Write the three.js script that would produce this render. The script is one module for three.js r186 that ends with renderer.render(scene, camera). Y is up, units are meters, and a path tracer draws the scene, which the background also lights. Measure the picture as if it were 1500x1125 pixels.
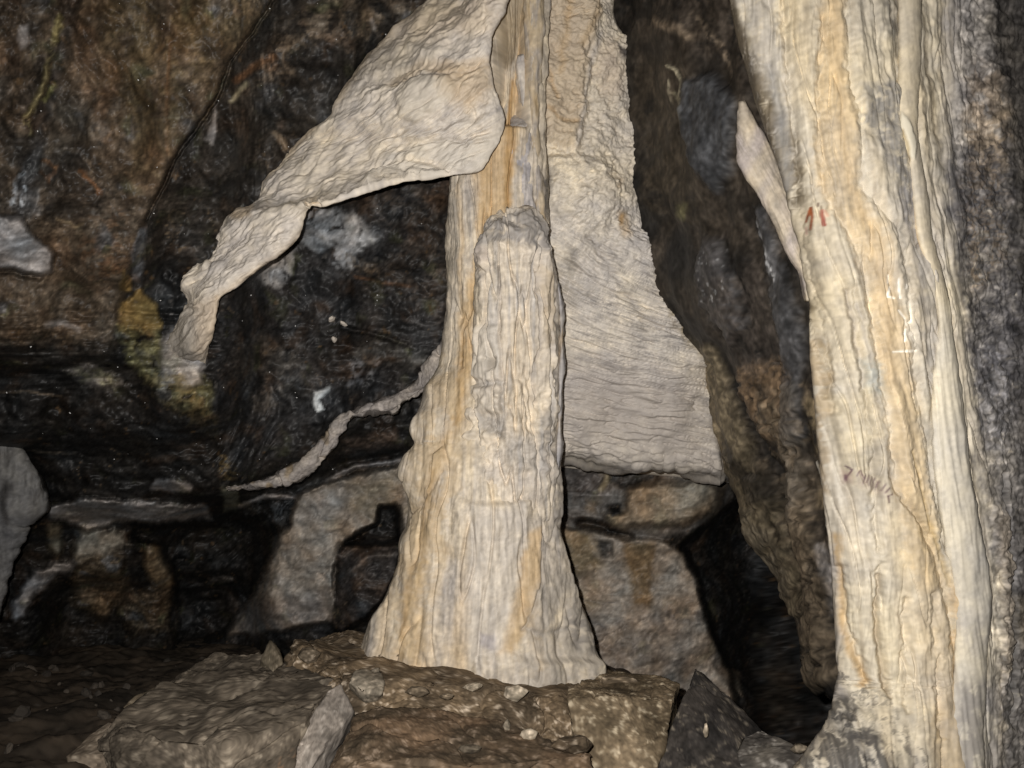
import * as THREE from 'three';
import { ConvexGeometry } from 'three/addons/geometries/ConvexGeometry.js';
import { mergeVertices, toCreasedNormals } from 'three/addons/utils/BufferGeometryUtils.js';

// ------------------------------------------------------------------ camera, light, exposure
const scene = new THREE.Scene();
scene.background = new THREE.Color().setRGB(0.0015, 0.0015, 0.0017);      // no daylight reaches this chamber
const FOCAL = 1300, PITCH = THREE.MathUtils.degToRad(10), EYE = new THREE.Vector3(0, 1.6, 0);
const camera = new THREE.PerspectiveCamera(2 * THREE.MathUtils.radToDeg(Math.atan(562.5 / FOCAL)), 4 / 3, 0.05, 100);
camera.position.copy(EYE);
camera.rotation.set(PITCH, 0, 0);
scene.add(camera);

// the photographer's flash, a hand's breadth up and to the left of the lens
const flash = new THREE.SpotLight(new THREE.Color().setRGB(1, 0.965, 0.93), 97, 0, THREE.MathUtils.degToRad(56), 0.7, 2);
flash.name = 'camera_flash';
flash.position.set(-0.11, 1.71, -0.02);
flash.target.position.set(0.3, 2.5, -5.5);
flash.castShadow = true;
flash.shadow.radius = 1;
flash.shadow.mapSize.set(2048, 2048);
flash.shadow.camera.near = 0.3; flash.shadow.camera.far = 14;
scene.add(flash, flash.target);

const renderer = new THREE.WebGLRenderer({ antialias: true });
renderer.toneMapping = THREE.LinearToneMapping;
renderer.toneMappingExposure = 1;
renderer.shadowMap.enabled = true;
renderer.shadowMap.type = THREE.PCFSoftShadowMap;

// ------------------------------------------------------------------ helpers
const clamp = (x, a, b) => (x < a ? a : x > b ? b : x);
const lerp = (a, b, t) => a + (b - a) * t;
const sstep = (a, b, x) => { const t = clamp((x - a) / (b - a), 0, 1); return t * t * (3 - 2 * t); };
let seed = 7;
const rnd = () => { seed = (seed * 1664525 + 1013904223) >>> 0; return seed / 4294967296; };

const PERM = new Uint8Array(512);
{ const p = [...Array(256).keys()]; for (let i = 255; i > 0; i--) { const j = Math.floor(rnd() * (i + 1)); [p[i], p[j]] = [p[j], p[i]]; } for (let i = 0; i < 512; i++) PERM[i] = p[i & 255]; }
const GX = new Float32Array(256), GY = new Float32Array(256), GZ = new Float32Array(256);
for (let i = 0; i < 256; i++) { const z = rnd() * 2 - 1, a = rnd() * 6.283185, r = Math.sqrt(1 - z * z); GX[i] = r * Math.cos(a); GY[i] = r * Math.sin(a); GZ[i] = z; }
function noise(x, y, z) {                                                 // gradient noise, about -1 .. 1
  const xi = Math.floor(x), yi = Math.floor(y), zi = Math.floor(z), fx = x - xi, fy = y - yi, fz = z - zi;
  const X = xi & 255, Y = yi & 255, Z = zi & 255, u = fx * fx * fx * (fx * (fx * 6 - 15) + 10), v = fy * fy * fy * (fy * (fy * 6 - 15) + 10), w = fz * fz * fz * (fz * (fz * 6 - 15) + 10);
  const A = PERM[X] + Y, B = PERM[X + 1] + Y, AA = PERM[A & 255] + Z, AB = PERM[(A + 1) & 255] + Z, BA = PERM[B & 255] + Z, BB = PERM[(B + 1) & 255] + Z;
  const g = (h, a, b, c) => GX[h] * a + GY[h] * b + GZ[h] * c;
  const x1 = lerp(g(PERM[AA & 511], fx, fy, fz), g(PERM[BA & 511], fx - 1, fy, fz), u), x2 = lerp(g(PERM[AB & 511], fx, fy - 1, fz), g(PERM[BB & 511], fx - 1, fy - 1, fz), u);
  const x3 = lerp(g(PERM[(AA + 1) & 511], fx, fy, fz - 1), g(PERM[(BA + 1) & 511], fx - 1, fy, fz - 1), u), x4 = lerp(g(PERM[(AB + 1) & 511], fx, fy - 1, fz - 1), g(PERM[(BB + 1) & 511], fx - 1, fy - 1, fz - 1), u);
  return 1.5 * lerp(lerp(x1, x2, v), lerp(x3, x4, v), w);
}
function fbm(x, y, z, n = 4) { let s = 0, a = 0.5; for (let i = 0; i < n; i++) { s += a * noise(x, y, z); x = x * 2.03 + 11.3; y = y * 2.01 + 5.7; z = z * 1.99 + 3.1; a *= 0.5; } return s; }
function ridge(x, y, z, n = 3) { let s = 0, a = 0.5; for (let i = 0; i < n; i++) { s += a * (1 - Math.abs(noise(x, y, z)) * 1.6); x = x * 2.07 + 4.1; y = y * 2.03 + 9.2; z = z * 2.0 + 1.7; a *= 0.5; } return s; }

// a direction seen in the photograph and a distance from the lens give a place in the cave
const CP = Math.cos(PITCH), SP = Math.sin(PITCH);
function place(px, py, d) {
  const x = (px - 750) / FOCAL, y = -(py - 562.5) / FOCAL;
  return [EYE.x + d * x, EYE.y + d * (y * CP + SP), EYE.z + d * (y * SP - CP)];
}

// ---- stains, lips, grooves: outlines traced on a surface. h = metres proud (+) or recessed (-), c = base colour
function segDist(px, py, a, b) { const vx = b[0] - a[0], vy = b[1] - a[1], t = clamp(((px - a[0]) * vx + (py - a[1]) * vy) / (vx * vx + vy * vy + 1e-9), 0, 1); return Math.hypot(px - a[0] - vx * t, py - a[1] - vy * t); }
function area(pts, o = {}) { return { pts, closed: true, soft: 6, warp: 5, amount: 1, ...o }; }
function line(pts, width, o = {}) { return { pts, closed: false, width, soft: 1.5, warp: 2, amount: 1, ...o }; }
function prepare(layers) {
  for (const l of layers) {
    const m = (l.width ?? 0) + Math.max(l.soft * 2, l.reach ?? 0) + l.warp * 2 + 4, xs = l.pts.map((p) => p[0]), ys = l.pts.map((p) => p[1]);
    l.box = [Math.min(...xs) - m, Math.max(...xs) + m, Math.min(...ys) - m, Math.max(...ys) + m];
  }
  return layers;
}
function inside(px, py, pts) { let k = false; for (let i = 0, j = pts.length - 1; i < pts.length; j = i++) { const a = pts[i], b = pts[j]; if ((a[1] > py) !== (b[1] > py) && px < ((b[0] - a[0]) * (py - a[1])) / (b[1] - a[1]) + a[0]) k = !k; } return k; }
function weight(l, px, py) {
  const b = l.box;
  if (px < b[0] || px > b[1] || py < b[2] || py > b[3]) return 0;
  if (l.warp) { const q = l.warp; px += q * (noise(px / 22, py / 22, 3.3) + 0.6 * noise(px / 7, py / 7, 8.1)); py += q * (noise(px / 22, py / 22, 13.7) + 0.6 * noise(px / 7, py / 7, 18.9)); }
  let d = 1e9; const p = l.pts, n = p.length;
  for (let i = l.closed ? 0 : 1; i < n; i++) { const q = segDist(px, py, p[(i + n - 1) % n], p[i]); if (q < d) d = q; }
  if (l.closed) { if (!inside(px, py, p)) d = -d; } else d = l.width / 2 - d;
  let w = sstep(-l.soft, l.soft, d) * l.amount;
  if (l.spots && w > 0) w *= sstep(l.spots[1], l.spots[2], noise(px / l.spots[0], py / (l.spots[0] * (l.spots[3] ?? 1)), 5 + l.spots[0]) + 0.5 * noise(px / l.spots[0] * 2.3, py / l.spots[0] * 2.3, 7));
  return w;
}
function weights(layers, px, py) {
  if (layers.x === px && layers.y === py) return layers.w;
  layers.x = px; layers.y = py; layers.w ??= new Float64Array(layers.length);
  for (let i = 0; i < layers.length; i++) layers.w[i] = weight(layers[i], px, py);
  return layers.w;
}
function relief(layers, px, py) { const w = weights(layers, px, py); let h = 0; for (let i = 0; i < layers.length; i++) if (w[i] && layers[i].h) h += layers[i].h * w[i]; return h; }
function stain(layers, px, py, c) { const ws = weights(layers, px, py); for (let i = 0; i < layers.length; i++) { const w = ws[i], l = layers[i]; if (w > 0 && l.c) { c[0] = lerp(c[0], l.c[0], w); c[1] = lerp(c[1], l.c[1], w); c[2] = lerp(c[2], l.c[2], w); } } return c; }
// thin grooves along the zero lines of a noise, and overlapping lips like those of dripping calcite
const crease = (x, y, z, w = 0.1) => { const n = Math.abs(noise(x, y, z) + 0.35 * noise(x * 2.3, y * 2.3, z + 4)); return n > w ? 0 : -Math.pow(1 - n / w, 1.4); };
const lips = (p) => { const f = p - Math.floor(p); return f < 0.82 ? (f / 0.82) ** 1.5 : 1 - sstep(0.82, 1, f); };
const mixc = (a, b, t) => [lerp(a[0], b[0], t), lerp(a[1], b[1], t), lerp(a[2], b[2], t)];

// ---- materials: colour comes from the mineral at each point, so these hold only the surface's gloss
const stone = (roughness, specular = 0.5) => new THREE.MeshPhysicalMaterial({ color: 0xffffff, vertexColors: true, roughness, specularIntensity: specular, metalness: 0 });
const M = { flow: stone(0.56, 0.5), rock: stone(0.5, 0.42), boulder: stone(0.85, 0.3), wet: stone(0.4, 0.9), floor: stone(0.9, 0.3) };

function finish(geo, name, mat, parent) {
  const m = new THREE.Mesh(geo, mat); m.name = name; m.castShadow = m.receiveShadow = true; parent.add(m); return m;
}
const used = {};
function numbered(n) { used[n] = (used[n] ?? 0) + 1; return used[n] === 1 ? n : n + '_' + String(used[n] - 1).padStart(3, '0'); }
function thing(name, label, category, base, group) {
  const g = new THREE.Group(); g.name = numbered(name); g.position.set(...base); g.userData = { label, category }; if (group) g.userData.group = group; scene.add(g); return g;
}
function tag(m, label, category, group) { m.userData = { label, category }; if (group) m.userData.group = group; return m; }

// ---- a solid body between two edges. rows: [ax, ay, adist, bx, by, bdist]; front/back: how far it swells
function spline(rows, n) {
  const t = [0]; for (let i = 1; i < rows.length; i++) { const a = rows[i - 1], b = rows[i]; t.push(t[i - 1] + 0.5 * (Math.hypot(a[0] - b[0], a[1] - b[1]) + Math.hypot(a[3] - b[3], a[4] - b[4])) + 1); }
  const T = t[t.length - 1], out = [];
  let k = 0;
  for (let i = 0; i <= n; i++) {
    const u = (T * i) / n; while (k < rows.length - 2 && t[k + 1] < u) k++;
    const f = clamp((u - t[k]) / (t[k + 1] - t[k]), 0, 1), p0 = rows[Math.max(k - 1, 0)], p1 = rows[k], p2 = rows[k + 1], p3 = rows[Math.min(k + 2, rows.length - 1)], r = [];
    for (let c = 0; c < p1.length; c++) {
      const h = t[k + 1] - t[k], m1 = k > 0 ? ((p2[c] - p0[c]) / (t[k + 1] - t[k - 1])) * h : p2[c] - p1[c], m2 = k < rows.length - 2 ? ((p3[c] - p1[c]) / (t[k + 2] - t[k])) * h : p2[c] - p1[c];
      const f2 = f * f, f3 = f2 * f;
      r.push((2 * f3 - 3 * f2 + 1) * p1[c] + (f3 - 2 * f2 + f) * m1 + (-2 * f3 + 3 * f2) * p2[c] + (f3 - f2) * m2);
    }
    out.push(r);
  }
  return out;
}
function body({ rows, nT, nS, nB = 14, front, back, power = 0.5, smap, rough, color, jag = 2, hem = 0 }) {
  const R = spline(rows, nT), N = nS + 1 + nB, pos = new Float32Array((nT + 1) * N * 3), px = new Float32Array((nT + 1) * N), py = px.slice(), S = px.slice();
  const bulge = (s) => Math.pow(Math.max(0, 1 - (2 * s - 1) ** 2), power);
  for (let i = 0; i <= nT; i++) {
    const r = R[i], t = i / nT;
    const ja = jag * (noise(r[0] / 16, r[1] / 16, 31) + 0.4 * noise(r[0] / 8, r[1] / 8, 37)), jb = jag * (noise(r[3] / 16, r[4] / 16, 41) + 0.4 * noise(r[3] / 8, r[4] / 8, 47));
    const lx = r[3] - r[0], ly = r[4] - r[1], ll = Math.hypot(lx, ly) + 1e-6;
    for (let j = 0; j < N; j++) {
      let s, out;
      if (j <= nS) { const k = j / nS; s = smap ? smap(k) : 0.5 * k + 0.25 * (1 - Math.cos(Math.PI * k)); out = -bulge(s) * (typeof front === 'function' ? front(s, t) : front); }
      else { const k = (j - nS) / (nB + 1); s = 0.5 + 0.5 * Math.cos(Math.PI * k); out = bulge(s) * (typeof back === 'function' ? back(s, t) : back); }
      const drop = hem ? hem * sstep(0.88, 0.97, t) * (noise(lerp(r[0], r[3], s) / 31, 3.4, 1.3) + 0.6 * noise(lerp(r[0], r[3], s) / 11, 8.6, 1.7)) : 0, wa = 1 - sstep(0, 0.16, s), wb = sstep(0.84, 1, s), x = lerp(r[0], r[3], s) + (lx / ll) * (ja * wa + jb * wb), y = lerp(r[1], r[4], s) + (ly / ll) * (ja * wa + jb * wb) + drop, d = lerp(r[2], r[5], s) + out, p = place(x, y, d), q = i * N + j;
      pos.set(p, q * 3); px[q] = x; py[q] = y; S[q] = s;
    }
  }
  const idx = [];
  for (let i = 0; i < nT; i++) for (let j = 0; j < N; j++) { const a = i * N + j, b = i * N + ((j + 1) % N), c = a + N, d = b + N; idx.push(a, c, b, b, c, d); }
  for (const i of [0, nT]) for (let j = 1; j < N - 1; j++) i ? idx.push(i * N, i * N + j + 1, i * N + j) : idx.push(0, j, j + 1);
  const geo = new THREE.BufferGeometry();
  geo.setAttribute('position', new THREE.BufferAttribute(pos, 3)); geo.setIndex(idx); geo.computeVertexNormals();
  const mid = (nT >> 1) * N + (nS >> 1), nr = geo.attributes.normal;
  if (nr.getX(mid) * (EYE.x - pos[mid * 3]) + nr.getY(mid) * (EYE.y - pos[mid * 3 + 1]) + nr.getZ(mid) * (EYE.z - pos[mid * 3 + 2]) < 0) {
    for (let k = 0; k < idx.length; k += 3) { const x = idx[k]; idx[k] = idx[k + 1]; idx[k + 1] = x; }
    geo.setIndex(idx); geo.computeVertexNormals();
  }
  const n = geo.attributes.normal.array, col = new Float32Array(pos.length);
  for (let i = 0; i <= nT; i++) for (let j = 0; j < N; j++) {
    const q = i * N + j, o = q * 3, P = [pos[o], pos[o + 1], pos[o + 2]], frontFace = j <= nS;
    const h = rough ? rough(P, px[q], py[q], S[q], i / nT, frontFace) : 0;
    col.set(color(P, px[q], py[q], S[q], i / nT, h), o);
    pos[o] += n[o] * h; pos[o + 1] += n[o + 1] * h; pos[o + 2] += n[o + 2] * h;
  }
  geo.setAttribute('color', new THREE.BufferAttribute(col, 3));
  geo.deleteAttribute('normal'); geo.computeVertexNormals();
  return geo;
}
function moved(geo, base) { geo.translate(-base[0], -base[1], -base[2]); return geo; }

// base colours (linear) of the minerals
const SOOT = [0.016, 0.015, 0.014], DARK = [0.031, 0.027, 0.023], BROWN = [0.078, 0.056, 0.038], RUST = [0.15, 0.075, 0.035], OCHRE = [0.20, 0.135, 0.05], MOSS = [0.13, 0.12, 0.06],
  GREY = [0.13, 0.125, 0.12], PALE = [0.34, 0.315, 0.30], TAN = [0.24, 0.185, 0.13], CALC = [0.60, 0.525, 0.435], CREAM = [0.66, 0.55, 0.40], HONEY = [0.55, 0.385, 0.20], AMBER = [0.44, 0.265, 0.10], ASH = [0.36, 0.335, 0.32], CHAR = [0.085, 0.08, 0.082];
console.log('helpers ready');

// ================================================================== THE SETTING
// ---- the rock wall all round the chamber
const DEPTHS = [
  [-500, -400, 4.0], [-500, 200, 4.0], [-450, 600, 4.6], [-450, 900, 5.6], [-450, 1250, 5.5], [-200, 1000, 6.8], [-200, 700, 6.0], [-150, 300, 4.7], [-150, 0, 4.6], [-150, -400, 4.4],
  [0, 0, 5.0], [0, 150, 5.05], [0, 300, 5.1], [0, 450, 5.4], [0, 600, 6.1], [0, 720, 7.2], [0, 850, 8.0], [0, 1000, 8.2], [0, 1250, 8.0],
  [150, 0, 5.15], [150, 180, 5.25], [150, 350, 5.4], [150, 480, 5.7], [150, 600, 6.2], [150, 700, 6.8], [150, 800, 8.0], [150, 900, 9.0], [200, 1050, 8.6],
  [300, 0, 5.4], [300, 200, 5.6], [300, 380, 5.9], [280, 500, 5.9], [270, 580, 6.0], [300, 680, 6.7], [320, 800, 8.8], [320, 900, 9.4], [350, 1050, 8.6],
  [450, -50, 5.6], [450, 120, 5.9], [420, 250, 6.2], [430, 400, 6.9], [450, 520, 7.0], [430, 620, 7.0], [460, 760, 7.9], [430, 880, 8.0], [450, 1050, 8.2],
  [600, -50, 6.2], [600, 150, 6.6], [600, 300, 7.0], [580, 450, 7.2], [580, 600, 7.3], [560, 720, 7.8], [560, 850, 7.7], [600, 1000, 8.0],
  [750, 0, 7.0], [750, 300, 7.4], [750, 600, 7.6], [750, 900, 8.0], [870, 0, 7.0], [870, 300, 7.4], [870, 600, 7.7], [880, 740, 7.8], [900, 900, 7.9], [900, 1050, 7.9],
  [1000, 0, 7.0], [1000, 400, 7.6], [980, 720, 7.8], [1000, 900, 8.0], [1050, 1050, 8.2], [1100, 200, 7.2], [1130, 600, 8.0], [1130, 800, 9.4], [1150, 950, 9.8], [1150, 1100, 9.0],
  [1300, 100, 7.0], [1300, 500, 7.5], [1300, 900, 9.0], [1500, 0, 7.0], [1500, 600, 7.0], [1500, 1100, 8.0], [1800, 0, 5.6], [1800, 600, 5.6], [1800, 1100, 6.0], [2050, 300, 4.4], [2050, 1000, 4.6],
  [400, -450, 5.0], [900, -450, 5.4], [1400, -450, 5.2], [1900, -450, 4.6], [700, 1280, 8], [1100, 1280, 8],
];
function wallDepth(px, py) {
  let s = 0, w = 0;
  for (const [x, y, d] of DEPTHS) { const r2 = ((px - x) ** 2 + (py - y) ** 2) / 7600, g = 1 / (0.02 + r2 * r2); s += g * d; w += g; }
  return s / w;
}
const crystals = [];
const wallLayers = prepare([
  // upper left: the brown fibrous slab that ends at a long slanting crack
  area([[-600, -600], [460, -600], [425, -60], [400, 0], [372, 42], [336, 92], [316, 148], [290, 182], [256, 234], [236, 276], [214, 322], [196, 372], [180, 420], [165, 520], [-600, 640]], { h: 0.16, soft: 9, warp: 3, c: [0.088, 0.066, 0.046], amount: 1 }),
  area([[120, -100], [400, -100], [372, 40], [330, 90], [312, 150], [250, 230], [200, 250], [160, 120]], { soft: 40, warp: 16, c: [0.10, 0.072, 0.036], amount: 0.7, spots: [38, -0.5, 0.4, 2.2] }),
  area([[-100, -100], [110, -100], [95, 60], [60, 180], [40, 300], [-100, 320]], { soft: 14, warp: 10, c: DARK, amount: 0.75, spots: [26, -0.5, 0.3, 2] }),
  area([[60, 225], [130, 215], [160, 280], [120, 330], [70, 320]], { soft: 14, warp: 12, c: SOOT, amount: 0.7 }),
  area([[140, 110], [200, 130], [195, 200], [150, 220], [120, 170]], { soft: 20, warp: 14, c: GREY, amount: 0.35, spots: [16, -0.3, 0.4] }),
  area([[125, 330], [180, 300], [190, 380], [150, 420], [110, 400]], { soft: 18, warp: 14, c: RUST, amount: 0.45, spots: [18, -0.3, 0.4] }),
  line([[402, -5], [372, 42], [336, 92], [316, 148], [290, 182], [256, 234], [236, 276], [214, 322]], 5, { h: -0.12, warp: 2 }),
  line([[88, 25], [80, 60], [70, 105], [58, 140], [40, 172], [45, 195]], 9, { soft: 4, warp: 4, c: [0.22, 0.19, 0.09], amount: 0.7, h: 0.03, spots: [14, -0.4, 0.2] }),
  area([[30, 38], [40, 36], [42, 62], [30, 72], [26, 55]], { soft: 4, warp: 2, c: PALE, amount: 0.7 }),
  area([[20, 270], [36, 240], [40, 290], [26, 305], [12, 300]], { soft: 4, warp: 5, c: PALE, amount: 0.55, spots: [9, -0.3, 0.3] }),
  line([[250, 60], [245, 130], [244, 200], [246, 225]], 4, { h: 0.015, soft: 3, c: RUST, amount: 0.5 }),
  line([[75, 215], [120, 225], [140, 262]], 3, { soft: 3, warp: 5, c: TAN, amount: 0.4 }),
  line([[112, -10], [98, 40], [84, 100], [62, 170], [48, 240], [30, 310]], 26, { soft: 10, warp: 9, c: [0.045, 0.042, 0.04], amount: 0.7, h: -0.06 }),
  line([[88, 25], [82, 55]], 11, { soft: 4, warp: 5, c: [0.24, 0.21, 0.10], amount: 0.8, h: 0.03 }), line([[72, 100], [60, 138], [42, 170]], 8, { soft: 3, warp: 4, c: [0.27, 0.23, 0.12], amount: 0.85, h: 0.03 }), line([[80, 125], [66, 145]], 8, { soft: 3, warp: 4, c: [0.22, 0.21, 0.08], amount: 0.7 }),
  line([[18, 300], [22, 270], [32, 255]], 6, { soft: 2, warp: 3, c: [0.5, 0.5, 0.5], amount: 0.8, spots: [5, -0.4, 0.2, 2] }), line([[30, 300], [36, 275]], 5, { soft: 2, warp: 3, c: [0.5, 0.5, 0.5], amount: 0.8, spots: [5, -0.4, 0.2, 2] }),
  line([[64, 235], [84, 245], [74, 262], [60, 250]], 4, { soft: 3, warp: 6, c: RUST, amount: 0.7 }), line([[120, 250], [140, 275], [145, 285]], 5, { soft: 3, warp: 5, c: RUST, amount: 0.8 }),
  line([[240, 160], [246, 195], [250, 230]], 5, { soft: 3, warp: 3, c: [0.17, 0.12, 0.07], amount: 0.6, h: 0.02 }), line([[226, 172], [300, 172]], 2.5, { soft: 2, warp: 4, c: [0.18, 0.15, 0.1], amount: 0.5 }), line([[196, 236], [225, 250], [236, 262]], 3, { soft: 2, warp: 4, c: [0.24, 0.19, 0.12], amount: 0.6 }),
  line([[82, 320], [110, 332], [120, 328]], 3, { soft: 2, warp: 3, c: [0.24, 0.18, 0.11], amount: 0.6 }), line([[280, 278], [310, 284], [340, 286]], 3, { soft: 2, warp: 3, c: [0.15, 0.13, 0.09], amount: 0.6 }),
  line([[352, 305], [345, 290], [350, 272]], 6, { soft: 3, warp: 3, c: [0.26, 0.22, 0.13], amount: 0.7 }),
  // pale block at the left, overhanging a dark seam
  area([[-200, 318], [30, 318], [42, 338], [80, 370], [76, 398], [58, 404], [20, 394], [-200, 402]], { h: 0.12, soft: 4, warp: 3, c: PALE, amount: 0.9 }),
  line([[-60, 402], [20, 398], [58, 406]], 7, { h: -0.10, soft: 3 }),
  area([[-100, 408], [60, 408], [50, 460], [40, 500], [-100, 500]], { soft: 8, warp: 6, c: BROWN, amount: 0.8, spots: [14, -0.4, 0.3] }),
  // right of the crack: black rock behind the curtain
  area([[405, 0], [640, 0], [480, 165], [375, 265], [300, 395], [240, 330], [220, 320], [256, 240], [318, 150]], { soft: 3, warp: 3, c: DARK }),
  area([[400, 60], [450, 10], [500, -20], [560, -30], [600, 10], [540, 60], [470, 60], [420, 110], [380, 130]], { soft: 16, warp: 14, c: TAN, amount: 0.45, spots: [24, -0.3, 0.35] }),
  area([[410, 90], [480, 55], [520, 100], [490, 130], [440, 110]], { soft: 9, warp: 8, c: SOOT, amount: 0.85 }),
  line([[345, 118], [385, 90], [400, 84]], 10, { soft: 4, c: RUST, amount: 0.6, h: 0.02 }),
  line([[362, 122], [352, 132], [340, 148]], 6, { soft: 3, c: [0.3, 0.28, 0.2], amount: 0.8 }),
  area([[316, 152], [310, 180], [300, 205], [312, 212], [316, 185]], { soft: 3, warp: 2, c: PALE, amount: 0.75 }),
  line([[404, 195], [412, 205], [418, 216]], 9, { soft: 3, c: TAN, amount: 0.8, h: 0.02 }),
  line([[545, 30], [548, 42]], 5, { soft: 3, c: PALE, amount: 0.6 }),
  area([[206, 335], [216, 332], [212, 390], [206, 420], [194, 410], [192, 370]], { h: 0.05, soft: 3, warp: 2, c: [0.10, 0.105, 0.115] }),
  area([[205, 425], [218, 432], [228, 452], [236, 480], [226, 494], [200, 488], [184, 500], [172, 476], [178, 445]], { h: 0.05, soft: 4, warp: 5, c: OCHRE, amount: 0.95 }),
  area([[180, 394], [194, 410], [192, 426], [176, 424]], { h: 0.03, soft: 3, warp: 3, c: OCHRE, amount: 0.8 }),
  area([[172, 476], [236, 490], [300, 545], [330, 590], [320, 620], [260, 600], [215, 560], [180, 510]], { h: 0.04, soft: 6, warp: 9, c: MOSS, amount: 0.85, spots: [18, -0.7, 0.0] }),
  area([[235, 500], [262, 470], [300, 500], [296, 560], [268, 572], [236, 560]], { h: 0.06, soft: 6, warp: 5, c: ASH, amount: 0.75 }),
  area([[215, 548], [262, 548], [300, 600], [335, 610], [320, 640], [280, 625], [230, 585]], { soft: 6, warp: 8, c: [0.27, 0.21, 0.10], amount: 0.75, h: 0.03, spots: [12, -0.5, 0.2] }),
  // below: black bedded rock
  area([[-300, 500], [160, 500], [210, 560], [330, 620], [350, 700], [300, 730], [100, 730], [-300, 740]], { soft: 14, warp: 12, c: SOOT, amount: 0.85 }),
  area([[95, 540], [140, 535], [180, 555], [170, 572], [120, 565]], { h: 0.05, soft: 6, warp: 6, c: GREY, amount: 0.8 }),
  line([[70, 476], [92, 472], [115, 482]], 8, { soft: 4, c: PALE, amount: 0.5, h: 0.03 }),
  line([[0, 575], [40, 574], [90, 580]], 2.5, { c: TAN, amount: 0.35 }),
  line([[40, 660], [70, 662], [110, 664]], 2.5, { c: TAN, amount: 0.4 }),
  area([[230, 700], [285, 712], [280, 722], [240, 720], [220, 714]], { h: 0.03, soft: 3, warp: 3, c: PALE, amount: 0.55 }),
  area([[320, 660], [358, 686], [356, 700], [322, 704]], { soft: 4, warp: 4, c: OCHRE, amount: 0.5, spots: [8, -0.3, 0.3, 0.4] }),
  area([[325, 715], [352, 708], [346, 742], [330, 748]], { h: 0.05, soft: 4, warp: 4, c: [0.22, 0.22, 0.17], amount: 0.85 }),
  // ledge band and brown knobs at the lower left
  area([[72, 742], [118, 732], [145, 730], [240, 738], [300, 742], [310, 760], [230, 766], [180, 764], [130, 778], [100, 765], [72, 760]], { h: 0.28, soft: 4, warp: 4, c: [0.32, 0.30, 0.285], amount: 0.95 }),
  area([[116, 770], [180, 780], [188, 800], [150, 815], [112, 830], [108, 800]], { h: 0.18, soft: 8, warp: 5, c: [0.32, 0.265, 0.2], amount: 0.9 }),
  area([[110, 815], [180, 815], [185, 860], [150, 905], [110, 890], [105, 850]], { h: 0.22, soft: 9, warp: 6, c: [0.17, 0.125, 0.08], amount: 0.9 }),
  area([[70, 765], [88, 768], [92, 800], [84, 820], [72, 805]], { h: 0.12, soft: 5, warp: 3, c: [0.2, 0.17, 0.12], amount: 0.8 }),
  area([[212, 800], [230, 795], [250, 830], [254, 858], [224, 860], [212, 830]], { h: 0.2, soft: 6, warp: 4, c: [0.26, 0.185, 0.11], amount: 0.95 }),
  area([[180, 870], [250, 862], [250, 920], [200, 930], [172, 905]], { h: 0.16, soft: 8, warp: 7, c: [0.12, 0.09, 0.06], amount: 0.95 }),
  area([[82, 820], [112, 822], [80, 850], [50, 870], [36, 905], [22, 912], [14, 880], [50, 840]], { h: 0.15, soft: 5, warp: 6, c: [0.36, 0.345, 0.34], amount: 0.85 }),
  area([[258, 890], [285, 892], [290, 915], [262, 930], [252, 910]], { h: 0.08, soft: 5, warp: 4, c: GREY, amount: 0.9 }),
  area([[262, 800], [280, 800], [280, 818], [258, 812]], { h: 0.08, soft: 3, warp: 3, c: GREY, amount: 0.8 }),
  line([[308, 852], [335, 848]], 8, { h: 0.06, soft: 3, c: ASH, amount: 0.7 }),
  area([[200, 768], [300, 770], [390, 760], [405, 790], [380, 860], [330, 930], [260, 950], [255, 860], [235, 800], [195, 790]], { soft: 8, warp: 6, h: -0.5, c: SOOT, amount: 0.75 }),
  // the recess under the curtain
  area([[340, 430], [460, 300], [660, 262], [660, 520], [600, 570], [480, 620], [350, 710], [310, 600], [318, 470]], { soft: 8, warp: 6, c: [0.03, 0.028, 0.027] }),
  area([[500, 300], [650, 262], [655, 470], [560, 440], [590, 340]], { soft: 24, warp: 16, c: [0.075, 0.06, 0.048], amount: 0.7, spots: [20, -0.5, 0.4, 0.5] }),
  area([[448, 312], [470, 300], [500, 315], [540, 335], [552, 352], [530, 362], [512, 388], [494, 385], [488, 360], [460, 362], [440, 350]], { soft: 10, warp: 9, c: [0.42, 0.42, 0.42], amount: 0.95, spots: [15, -0.75, 0.15] }),
  area([[376, 400], [408, 378], [432, 362], [430, 400], [408, 420], [386, 416]], { soft: 5, warp: 5, c: [0.34, 0.335, 0.33], amount: 0.95, spots: [9, -0.8, 0.0] }),
  line([[500, 372], [535, 392], [545, 398]], 14, { soft: 8, c: TAN, amount: 0.45, spots: [8, -0.4, 0.3] }),
  area([[355, 490], [440, 510], [455, 580], [380, 600], [345, 560]], { soft: 14, warp: 10, c: [0.105, 0.09, 0.075], amount: 0.75, spots: [16, -0.5, 0.3, 1.8] }),
  area([[515, 510], [560, 498], [640, 520], [600, 545], [560, 530], [528, 545]], { soft: 8, warp: 6, c: [0.085, 0.083, 0.078], amount: 0.8, h: 0.06 }),
  area([[512, 530], [530, 525], [528, 560], [508, 572]], { soft: 5, warp: 5, c: [0.24, 0.24, 0.25], amount: 0.8, spots: [7, -0.5, 0.2] }),
  line([[540, 552], [555, 530]], 6, { soft: 3, c: PALE, amount: 0.7, spots: [5, -0.5, 0.1] }),
  line([[500, 480], [560, 492], [610, 512]], 4, { h: -0.08, soft: 3 }),
  line([[520, 460], [600, 470], [650, 485]], 6, { h: 0.05, soft: 4, c: GREY, amount: 0.35 }),
  line([[520, 405], [560, 415], [600, 418]], 3, { soft: 3, c: RUST, amount: 0.6 }),
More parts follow.
